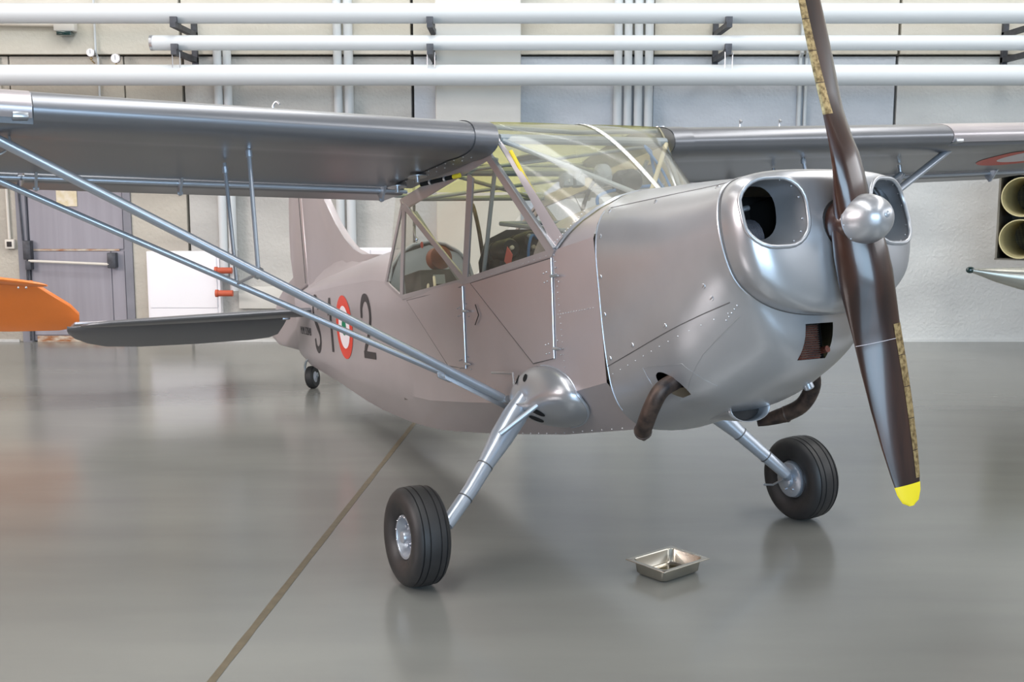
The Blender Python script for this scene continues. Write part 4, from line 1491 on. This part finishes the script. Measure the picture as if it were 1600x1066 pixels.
dF = [(.250, 1.462), (.190, .985), (-.02, .972), (-.665, 1.452)]
dR = [(-.775, 1.447), (-.825, .990), (-1.10, 1.02), (-1.80, 1.475)]
for s in (-1, 1):
    for dd, nm in ((dF, 'cabin_door'), (dR, 'rear_hatch')):
        d_ = side_panel(dd, nm, s)
        cxx = sum(p[0] for p in dd) / 4; czz = sum(p[1] for p in dd) / 4
        b = MB(); b.tube([Vector((x, s * (wid(x) + .002), z)) for x, z in dd + dd[:1]], .0032, 6, caps=False)
        b.build('door_gap', M['seam'], d_)
        # bright rim on the upright hinge edge
        e0, e1 = dd[0], dd[1]
        b = MB(); b.tube([Vector((e0[0] + .009, s * (wid(e0[0]) + .006), e0[1])), Vector((e1[0] + .009, s * (wid(e1[0]) + .006), e1[1]))], .005, 8)
        b.build('hinge_rod', M['fitting'], d_)
        for t in ((.18, .90) if nm == 'cabin_door' else (.30, .94)):
            hx_, hz_ = e0[0] + (e1[0] - e0[0]) * t, e0[1] + (e1[1] - e0[1]) * t
            b = MB(); b.tube([Vector((hx_ + .01, s * (wid(hx_) + .010), hz_)), Vector((hx_ + .07, s * (wid(hx_) + .018), hz_ - .006)), Vector((hx_ + .09, s * (wid(hx_) + .016), hz_ - .008))], [.008, .007, .003], 8)
            hg_ = b.build('hinge', M['fitting'], d_)
            b = MB()
            for ddx, ddz in ((-.07, .022), (-.07, -.022), (-.04, .025), (-.04, -.02), (.05, .035), (.07, -.035)):
                b.ball((hx_ + ddx, s * (wid(hx_) + .005), hz_ + ddz), .0042, 7, 4)
            tag(b.build('hinge_rivets', M['fitting'], d_), kind='stuff')
    b = MB(); b.tube([Vector((-.62, s * (.42 + .006), 1.33)), Vector((-.585, s * .428, 1.27)), Vector((-.64, s * .428, 1.22))], .003, 6); b.build('door_latch', M['dark'], ap)
    b = MB()
    for i in range(16):
        t = i / 15
        b.ball((.27 - .0 - .9 * t, s * .4245, 1.478 - .012 * t), .0028, 6, 4)
    for i in range(14):
        x = .27 + .30 * i / 13
        b.ball((x, s * (wid(x) + .002), 1.19 + .0 * i), .0028, 6, 4)
    for i in range(22):
        z = 1.47 - .62 * i / 21
        b.ball((.285, s * .4215, z), .0028, 6, 4)
    for i in range(12):
        t = i / 11
        x = .30 + .27 * t
        b.ball((x, s * (wid(x) + .002), 1.53 + .10 * t), .0036, 6, 4)
    tag(b.build('hull_rivets', M['fitting'], ap), kind='stuff')

# belly-edge rivets near the gear
b = MB()
for i in range(12):
    x = .55 - .09 * i
    b.ball((x, -.30, interp(ZK, x) + .012), .004, 6, 4)
tag(b.build('belly_rivets', M['fitting'], ap), kind='stuff')

# ------------- greenhouse: window frames and panes
def gy(x, z, s):
    return s * (wid(x) + .18 * max(0, z - 1.49))


def bar(p, q, wdt, name, s, th=.012, out=.0, m=None):
    """flat strip in the sloping side plane between (x,z) p and q"""
    a = Vector((p[0], gy(p[0], p[1], s) + s * out, p[1])); b_ = Vector((q[0], gy(q[0], q[1], s) + s * out, q[1]))
    ax = b_ - a
    n = Vector((0, s, -.18)).normalized()
    w_ = ax.normalized().cross(n).normalized()
    b = MB(); b.obox((a + b_) / 2, ax / 2, w_ * wdt / 2, n * th / 2, bev=.002)
    return b.build(name, m or G, ap, smooth=False)


for s in (-1, 1):
    bar((-.115, 2.03), (.275, 1.475), .062, 'window_post', s)
    bar((-.075, 2.02), (.30, 1.50), .012, 'post_edge', s, .02, .004, M['fitting'])
    bar((-.36, 1.985), (-.73, 1.475), .060, 'window_post', s)
    bar((-1.385, 2.01), (-.745, 1.475), .050, 'window_post', s)
    bar((-1.40, 2.01), (-1.895, 1.51), .045, 'window_post', s)
    bar((-.08, 2.055), (-1.44, 2.025), .075, 'roof_rail', s)
    bar((.28, 1.487), (-.75, 1.472), .035, 'window_sill', s)
    bar((-.74, 1.474), (-1.90, 1.505), .032, 'window_sill', s)
    bar((-1.88, 1.50), (-2.165, 1.64), .028, 'window_sill', s)
    bar((-2.16, 1.63), (-1.40, 2.04), .026, 'window_post', s)
    for poly, nm in (([(-.13, 2.02), (.25, 1.485), (-.72, 1.475), (-.345, 1.99)], 'side_window'), ([(-.37, 1.99), (-.73, 1.475), (-1.37, 2.0)], 'side_window'),
                     ([(-1.39, 2.0), (-.77, 1.475), (-1.89, 1.50)], 'side_window'), ([(-1.41, 2.02), (-1.90, 1.505), (-2.15, 1.63)], 'side_window')):
        b = MB(); v = [b.bm.verts.new(Vector((x, gy(x, z, s) + s * .002, z))) for x, z in poly]; b.bm.faces.new(v)
        tag(b.build(nm, M['glass'], ap, smooth=False), 'slightly hazed clear side pane')

# windscreen
def wbase(u):
    y = .415 * u
    return Vector((.585 - .30 * abs(u) ** 5, y * 1.01, zdeck(y * .975) + .002))


def wtop(u):
    return Vector((-.10, .535 * u, 2.198))


rows = []
for i in range(15):
    t = i / 14
    row = []
    for j in range(25):
        u = -1 + 2 * j / 24
        a = wtop(u); c_ = wbase(u)
        ctrl = Vector((.12, .50 * u, 2.185)).lerp(Vector((.115, .475 * u / abs(u or 1), 1.90)), abs(u) ** 3)
        row.append(a * (1 - t) ** 2 + ctrl * 2 * t * (1 - t) + c_ * t * t)
    rows.append(row)
b = MB(); b.grid(rows)
ws = b.build('windscreen', M['glass_front'], ap, angle=80)
tag(ws, 'one-piece curved hazy windscreen')


def wsp(u, t):
    a = wtop(u); c_ = wbase(u)
    ctrl = Vector((.12, .50 * u, 2.185)).lerp(Vector((.115, .475 * u / abs(u or 1), 1.90)), abs(u) ** 3)
    return a * (1 - t) ** 2 + ctrl * 2 * t * (1 - t) + c_ * t * t


b = MB(); b.grid([[wsp(-.035 + .07 * j / 3, t / 16) + Vector((.003, 0, .003)) for j in range(4)] for t in range(17)])
md_o = b.build('centre_strip', M['column'], ws)
b = MB()
for t in range(1, 15):
    for u in (-.025, .025):
        b.ball(wsp(u, t / 16) + Vector((.004, 0, .004)), .003, 6, 4)
tag(b.build('strip_rivets', M['fitting'], ws), kind='stuff')
for u0, u1, nm in ((-1.0, -.955, 'edge_strip'), (.965, 1.0, 'edge_strip')):
    b = MB(); b.grid([[wsp(u0 + (u1 - u0) * j / 2, t / 16) + Vector((.003, -.003 if u0 < 0 else .003, .002)) for j in range(3)] for t in range(17)])
    b.build(nm, G if u0 < 0 else M['tubes_cream'], ws)
b = MB()
q = [wbase(-1 + 2 * j / 40) + Vector((.006, 0, .002)) for j in range(41)]
rws = [[p + Vector((-.012, 0, .006)), p + Vector((.006, 0, .003)), p + Vector((.022, 0, -.003))] for p in q]
b.grid(rws); b.build('base_strip', M['silver_leg'], ws)
# roof glazing and rear glazing
b = MB(); rows = []
for xc in (.085, .16, .25, .35, .45, .55, .65, .755, .86, .96):
    rows.append([afoil(xc, interp(UPA, xc) + .002 + .012 * (1 - (2 * j / 8 - 1) ** 2), -.53 + 1.06 * j / 8) for j in range(9)])
b.grid(rows); ro = b.build('roof_window', M['glass_roof'], ap); tag(ro, 'yellowed clear roof panel between the wings')
b = MB(); rows = []
last = rows
r0_ = [afoil(.96, interp(UPA, .96) + .002 + .012 * (1 - (2 * j / 8 - 1) ** 2), -.50 + 1.0 * j / 8) for j in range(9)]
r1_ = []
for j in range(9):
    a = PI * j / 8
    w, zu, zt = wid(-2.16), 1.64, 1.905
    r1_.append(Vector((-2.16, -w * math.cos(a), zu + (zt - zu) * math.sin(a))))
b.grid([[r0_[j].lerp(r1_[j], t / 4) + Vector((0, 0, .03 * math.sin(PI * t / 4))) for j in range(9)] for t in range(5)])
b.build('rear_window', M['glass'], ap)
b = MB(); b.tube(r1_, .012, 8); b.build('rear_window_frame', M['tubes'], ap)
for xc, nm in ((.10, 'roof_bow'), (.62, 'roof_bow'), (.95, 'roof_bow')):
    b = MB(); b.tube([afoil(xc, interp(UPA, xc) - .012, -.52 + 1.04 * j / 8) for j in range(9)], .013, 8); b.build(nm, M['tubes'], ap)

# ------------- cabin tubes and equipment
def ctube(pts, r, m='tubes', name='cabin_tube'):
    b = MB(); b.tube(pts, r, 10); return b.build(name, M[m], ap)


ctube([(.0, -.49, 2.085), (.50, .0, 1.70)], .013)
ctube([(.0, .49, 2.085), (.50, .0, 1.70)], .012, 'tubes_cream')
ctube([(-.02, -.50, 2.10), (-.02, .50, 2.10)], .024)
ctube([(-.70, -.50, 2.08), (-.70, .50, 2.08)], .026)
ctube([(-1.35, -.47, 2.05), (-1.35, .47, 2.05)], .016)
ctube([(-.70, -.5, 2.07), (-.02, .5, 2.09)], .011); ctube([(-.70, .5, 2.07), (-.02, -.5, 2.09)], .011)
ctube([(-1.35, -.45, 2.04), (-.7, .5, 2.07)], .012); ctube([(-1.35, .45, 2.04), (-.7, -.5, 2.07)], .012)
for s in (-1, 1):
    ctube([(-1.33, s * .43, 1.96), (-.86, s * .37, 1.45), (-.6, s * .37, 1.1)], .013)
    ctube([(-.15, s * .46, 2.03), (-.62, s * .38, 1.40), (-.75, s * .38, 1.1)], .012)
    ctube([(-.30, s * .39, 1.72), (.32, s * .37, 1.58)], .012)
    ctube([(-.02, s * .50, 2.08), (.34, s * .38, 1.50), (.38, s * .38, 1.1)], .013)
ctube([(.06, -.485, 2.02), (.26, -.40, 1.60)], .010, 'ytube', 'yellow_pipe')
ctube([(-.30, -.39, 1.72), (-.30, .39, 1.72)], .012)
ctube(spline([(-1.25, -.1, 2.0), (-1.0, -.2, 1.93), (-.85, -.25, 1.75), (-.80, -.26, 1.5)], 5), .012, 'exhaust', 'curved_tube')
ctube(spline([(.0, .1, 1.98), (-.02, .0, 1.85), (.02, -.08, 1.72), (.1, -.12, 1.60)], 5), .010, 'dark', 'cable')
ctube(spline([(-.1, .14, 1.98), (-.1, .05, 1.86), (-.05, -.04, 1.75), (.04, -.08, 1.62)], 5), .007, 'dark', 'cable')
ctube(spline([(-.4, .4, 1.85), (-.2, .32, 1.82), (-.1, .3, 1.65), (-.05, .3, 1.5)], 5), .010, 'dark', 'cable')
ctube(spline([(.12, .30, 2.02), (.10, .33, 1.9), (.16, .34, 1.8), (.22, .33, 1.70)], 5), .008, 'blue', 'blue_hose')
ctube(spline([(.12, .30, 2.02), (.15, .25, 2.03), (.17, .33, 1.9), (.24, .35, 1.72)], 5), .007, 'blue', 'blue_hose')
ctube(spline([(.02, .02, 1.72), (.02, .02, 1.80), (.06, .12, 1.83), (.1, .3, 1.84)], 5), .009, 'blue', 'blue_hose')
ctube([(.16, -.16, 1.68), (.10, -.17, 1.79)], .002, 'dark', 'thin_rod')
ctube([(-.01, -.12, 1.98), (.08, -.18, 1.86)], .005, 'tubes', 'lever')
b = MB(); b.lathe([(0, .05), (.02, .062), (.10, .062), (.13, .045)], (.08, .10, 1.86), (0, .9, .1), 20); b.build('magnetic_compass', M['instrument'], ap)
b = MB(); b.lathe([(0, .03), (.02, .058), (.06, .058), (.08, .03)], (.05, .0, 1.90), (0, .9, .1), 20); b.build('round_housing', M['tubes'], ap)
for yy in (-.16, -.09):
    b = MB(); b.box((-.06, yy, 1.86), (.0, yy + .055, 1.93), bev=.008); b.build('control_box', M['tubes'], ap)
b = MB(); b.lathe([(0, .09), (.008, .085)], (-.45, -.1, 2.10), (0, 0, 1), 24); b.build('roof_disc', M['cabin'], ap)
# instrument panel with instrument bodies
PXN = -.62
b = MB(); b.prism([Vector((PXN, y, z)) for y, z in ((-.38, 1.2), (.38, 1.2), (.385, 1.56), (.33, 1.68), (.2, 1.735), (-.2, 1.735), (-.33, 1.68), (-.385, 1.56))], (.012, 0, 0))
pan_ = b.build('instrument_panel', M['instrument'], ap, smooth=False)
b = MB(); b.box((PXN + .01, -.34, 1.2), (PXN + .16, .34, 1.66), bev=.03); b.build('panel_back_box', M['instrument'], pan_)
for (y, z, r_) in ((-.30, 1.60, .058), (-.17, 1.64, .056), (-.04, 1.66, .052), (.10, 1.66, .05), (.24, 1.62, .05), (-.30, 1.46, .062), (-.16, 1.50, .058), (-.02, 1.52, .05), (.13, 1.52, .05)):
    b = MB(); b.lathe([(0, r_), (.20, r_), (.22, r_ * .8)], (PXN + .02, y, z), (1, 0, 0), 20); b.lathe([(.06, r_ + .004), (.075, r_ + .004)], (PXN + .02, y, z), (1, 0, 0), 20); b.build('instrument_body', M['instrument'], pan_)
    b = MB(); b.lathe([(0, r_ * .95), (.006, r_)], (PXN - .008, y, z), (1, 0, 0), 20); b.build('instrument_bezel', M['dark'], pan_)
for (y, z, mt, x) in ((-.30, 1.60, 'ivory', -.38), (-.17, 1.60, 'ivory', -.38), (-.10, 1.66, 'fitting', -.38), (-.29, 1.50, 'fitting', -.38), (-.33, 1.44, 'fitting', -.38), (-.19, 1.66, 'tubes', -.38)):
    b = MB(); b.lathe([(0, .012), (.03, .012), (.035, .006)], (x, y, z), (1, -.3, 0), 10); b.build('instrument_plug', M[mt], pan_)
ctube(spline([(-.38, -.14, 1.65), (-.34, -.19, 1.66), (-.33, -.22, 1.60), (-.34, -.23, 1.50)], 5), .008, 'blue', 'blue_hose')
b = MB(); b.prism([(-.31, -.36, 1.60), (-.26, -.36, 1.55), (-.30, -.36, 1.48), (-.36, -.36, 1.53)], (0, .003, 0)); b.build('red_tag', M['tag'], ap, smooth=False)
# seats and radio
b = MB(); b.box((-1.35, -.22, .98), (-.90, .22, 1.08), bev=.03); seat = b.build('front_seat', M['leather'], ap)
b = MB(); b.obox((-1.42, 0, 1.28), (.035, 0, 0), (0, .21, 0), (-.06, 0, .25), bev=.03); b.build('seat_back', M['leather'], seat)
b = MB(); b.lathe([(-.05, .02), (-.04, .075), (.04, .075), (.05, .02)], (-1.72, -.13, 1.73), (1, 0, 0), 24); b.build('headrest', M['leather'], ap)
b = MB(); b.box((-1.95, -.29, 1.46), (-1.68, -.02, 1.655), bev=.01); rad = b.build('radio_set', M['radio'], ap)
for k_ in range(5):
    b = MB(); b.lathe([(0, .012), (.018, .010)], (-1.68, -.27 + .05 * k_, 1.50), (1, 0, 0), 10); b.build('radio_knob', M['ivory'], rad)
b = MB(); b.box((-1.678, -.20, 1.56), (-1.674, -.12, 1.62)); b.build('radio_dial', M['tubes'], rad, smooth=False)
b = MB(); b.box((-1.95, -.28, 1.25), (-1.86, -.20, 1.56), bev=.012); b.build('terminal_strip', M['ivory'], ap)
ctube(spline([(-1.62, -.22, 1.60), (-1.55, -.25, 1.52), (-1.56, -.25, 1.42), (-1.6, -.25, 1.35)], 4), .009, 'ivory', 'cable')
ctube(spline([(-1.72, -.22, 1.60), (-1.66, -.25, 1.52), (-1.66, -.25, 1.42), (-1.7, -.25, 1.35)], 4), .009, 'ivory', 'cable')
b = MB(); b.tube([(-1.36, -.44, 1.88), (-1.33, -.44, 1.78)], .005, 8); b.ball((-1.33, -.44, 1.80), .012); b.build('door_catch', M['fitting'], ap)
b = MB(); b.ball((-1.30, -.42, 1.76), .014, sc=(1, .6, 1.5)); b.build('red_knob', M['red'], ap)

# ================================================================== DRIP PAN
pc = [Vector((.532, 5.172)), Vector((.787, 5.365)), Vector((.948, 5.172)), Vector((.690, 4.965))]
pctr = sum(pc, Vector((0, 0))) / 4
pan = empty('drip_pan', (pctr.x, pctr.y, 0), 'small square stainless steel tray on the floor under the nose', 'tray')
pan.rotation_euler = (0, 0, math.atan2(pc[2].y - pc[1].y, pc[2].x - pc[1].x))
hw, hd = (pc[2] - pc[1]).length / 2, (pc[1] - pc[0]).length / 2


def prr(a, b_, r, z, n=6):
    out = []
    for cx, cy, a0 in ((a - r, b_ - r, 0), (-a + r, b_ - r, 90), (-a + r, -b_ + r, 180), (a - r, -b_ + r, 270)):
        for k_ in range(n + 1):
            t = R(a0 + 90 * k_ / n)
            out.append(Vector((cx + r * math.cos(t), cy + r * math.sin(t), z)))
    return out


a_, d_ = hw, hd
b = MB()
b.grid([prr(a_, d_, .006, .068), prr(a_ - .002, d_ - .002, .006, .071), prr(a_ - .022, d_ - .022, .03, .071), prr(a_ - .026, d_ - .026, .03, .064), prr(a_ - .032, d_ - .032, .03, .014), prr(a_ - .042, d_ - .042, .03, .004), prr(a_ - .06, d_ - .06, .02, .002)], close_u=True, capb=True)
tr_ = b.build('tray_body', M['pan'], pan, angle=50)
md = tr_.modifiers.new('s', 'SOLIDIFY'); md.thickness = .0015; md.offset = -1
b = MB(); b.prism(prr(a_ - .062, d_ - .062, .03, .0045), (0, 0, .0006)); b.build('oil_film', M['oil'], pan, smooth=False)

# ================================================================== ORANGE AIRPLANE TAIL (left edge)
OD = 9.6
og = empty('orange_airplane', (-6.6, OD, .62), 'orange tailplane and elevator with rounded tip at the left edge', 'airplane')


def oc_(x, z, dy=0):
    return Vector((x + 6.6, dy, z - .62))


# elevator (broad rounded slab, seen from below and in front), tailplane in front
b = MB()
outl = [(0, 1.0), (-.02, 1.02)]
rowsU = []
def oslab(top, nseg, name, par):
    pass
# plan outline of the elevator in x (span) and y (chord), drooping towards the rear
# horn, tip and trailing edge in picture order; slab with thickness, pitched down at the rear edge nearer the camera
elo = [(-4.04, 0.0), (-3.92, .0), (-3.80, .18), (-3.68, .36), (-3.635, .50), (-3.66, .62), (-3.74, .70), (-3.86, .74), (-4.3, .76), (-6.2, .74), (-6.2, .02)]
th = .02
pitch = R(26)


def oplace(x, c_, t):
    # c_ runs along the chord away from the leading edge: away from the camera and downwards
    k__ = .66
    return Vector((x + 6.6 - .13, -.10 + c_ * k__ * math.cos(pitch) * .9, .41 - c_ * k__ * .93 + 0 * t)) + Vector((0, .5, .86)) * t


cxo = sum(p[0] for p in elo) / len(elo); cyo = sum(p[1] for p in elo) / len(elo)
rows = []
for kk, off in ((.9, -1), (.985, -.8), (1.0, 0), (.985, .8), (.9, 1)):
    rows.append([oplace(cxo + (x - cxo) * (1 - (1 - kk) * .25), cyo + (y - cyo) * kk, off * .018) for x, y in elo])
b.grid(rows, close_u=True, capa=True, capb=True)
tag(b.build('orange_elevator', M['orange'], og, angle=45), 'orange elevator with rounded tip')
b = MB(); rows = []
for x, ch, tt in ((-6.2, .36, .075), (-5.2, .33, .07), (-4.6, .27, .06), (-4.32, .20, .05), (-4.20, .12, .034), (-4.15, .04, .015)):
    xx = x + .28
    zc = 1.085 - max(0, (x + 4.9)) * .10
    rows.append([oc_(xx, zc - .0 + tt * math.sin(2 * PI * k_ / 16) * .5 + ch * .12 * math.cos(2 * PI * k_ / 16), -.28 - ch / 2 * math.cos(2 * PI * k_ / 16) + .05) for k_ in range(16)])
b.grid(rows, close_u=True, capa=True, capb=True); b.build('orange_tailplane', M['orange'], og, angle=50)
b = MB(); b.ball(oc_(-4.0, 1.0, -.33), .010); b.ball(oc_(-4.06, 1.0, -.34), .010); b.build('tip_screw', M['fitting'], og)
b = MB(); b.tube([oc_(-4.62, .95, -.1), oc_(-4.62, .30, .0), oc_(-4.62, -.0, .0)][:1] + [oc_(-6.1, .3, 0)], .001, 6) if False else None
bq = MB(); bq.tube([oc_(-7.6, .95, .1), oc_(-6.1, .95, .1)], [.28, .14], 20); bq.build('orange_fuselage', M['orange'], og)
bq = MB(); bq.tube([oc_(-6.5, .85, .1), oc_(-6.5, .12, .1)], .02, 10); bq.lathe([(-.03, .10), (.03, .10)], oc_(-6.5, .10, .1), (0, 1, 0), 24); bq.build('orange_tail_wheel', M['rubber_tail'], og)

# ================================================================== SILVER TIP BODY (right edge)
tp = empty('wing_tip_tank', (5.6, 9.2, 1.06), 'silver tapered wing tip pod with dark green lamp at its point, right edge', 'tank')
b = MB()
x0 = 3.742
prof = [(0, .018), (.03, .024), (.08, .034), (.2, .062), (.4, .098), (.7, .135), (1.1, .165), (1.8, .19), (3.0, .20)]
rows = []
for t, r_ in prof:
    zc = 1.150 - .115 * (1 - math.exp(-t * 1.6))
    rows.append([Vector((x0 + t - 5.6, r_ * 1.3 * math.cos(2 * PI * k_ / 28), zc - 1.06 + r_ * math.sin(2 * PI * k_ / 28) * (.8 if math.sin(2 * PI * k_ / 28) > 0 else 1.05))) for k_ in range(28)])
b.grid(rows, close_u=True, capa=True, capb=True); b.build('pod_body', M['silver2'], tp)
b = MB(); b.ball((x0 - 5.6 - .005, 0, 1.150 - 1.06), .028, 16, 10, (1.3, 1, 1)); b.build('lamp_lens', M['lamp_green'], tp)
b = MB()
for k_ in range(14):
    b.ball((x0 - 5.6 + .12 + .05 * k_, -.045 - .008 * k_, 1.15 - 1.06 + .02 + .0005 * k_), .003, 6, 4)
tag(b.build('pod_rivets', M['fitting'], tp), kind='stuff')
b = MB(); b.box((.5, -.05, -1.06), (.6, .05, .0)); b.box((.2, -.3, -1.06), (.9, .3, -1.02)); b.build('trestle', M['bracket'], tp, smooth=False)

# ================================================================== BEIGE TUBE RACK (right edge)
rk = empty('tube_rack', (5.56, 11.6, 0), 'stack of large beige open tubes in a grey wall rack, right edge', 'rack')
rk.rotation_euler = (0, 0, R(-32))
cols, rws_ = 3, 2
tr_r = .205
for i in range(cols):
    for j in range(rws_):
        cx = -.33 + i * .43
        cz_ = 1.285 + j * .435
        b = MB()
        # facing the camera (-y), flared mouth
        b.lathe([(0, tr_r), (0, tr_r - .010), (.06, tr_r - .020), (.9, tr_r - .03), (.9, .01)], (cx, 0, cz_), (0, 1, 0), 36, caps=False)
        b.lathe([(0, tr_r), (.03, tr_r), (.9, tr_r - .015)], (cx, 0, cz_), (0, 1, 0), 36, caps=False)
        b.build('launch_tube', M['launcher'], rk)
b = MB(); b.box((-.575, .05, 1.06), (.80, .95, 1.075)); b.box((-.57, .05, 1.07), (-.55, .95, 1.95)); b.box((.78, .06, 1.07), (.81, .95, 1.95)); b.box((-.57, .05, 1.945), (.81, .95, 1.965)); b.box((-.57, .90, 1.06), (.80, .94, 1.95))
for x_ in (-.3, .6):
    b.box((x_, .93, 1.2), (x_ + .06, 1.5, 1.26)); b.box((x_, .93, 1.7), (x_ + .06, 1.5, 1.76))
b.build('rack_frame', M['launcher_box'], rk, smooth=False)
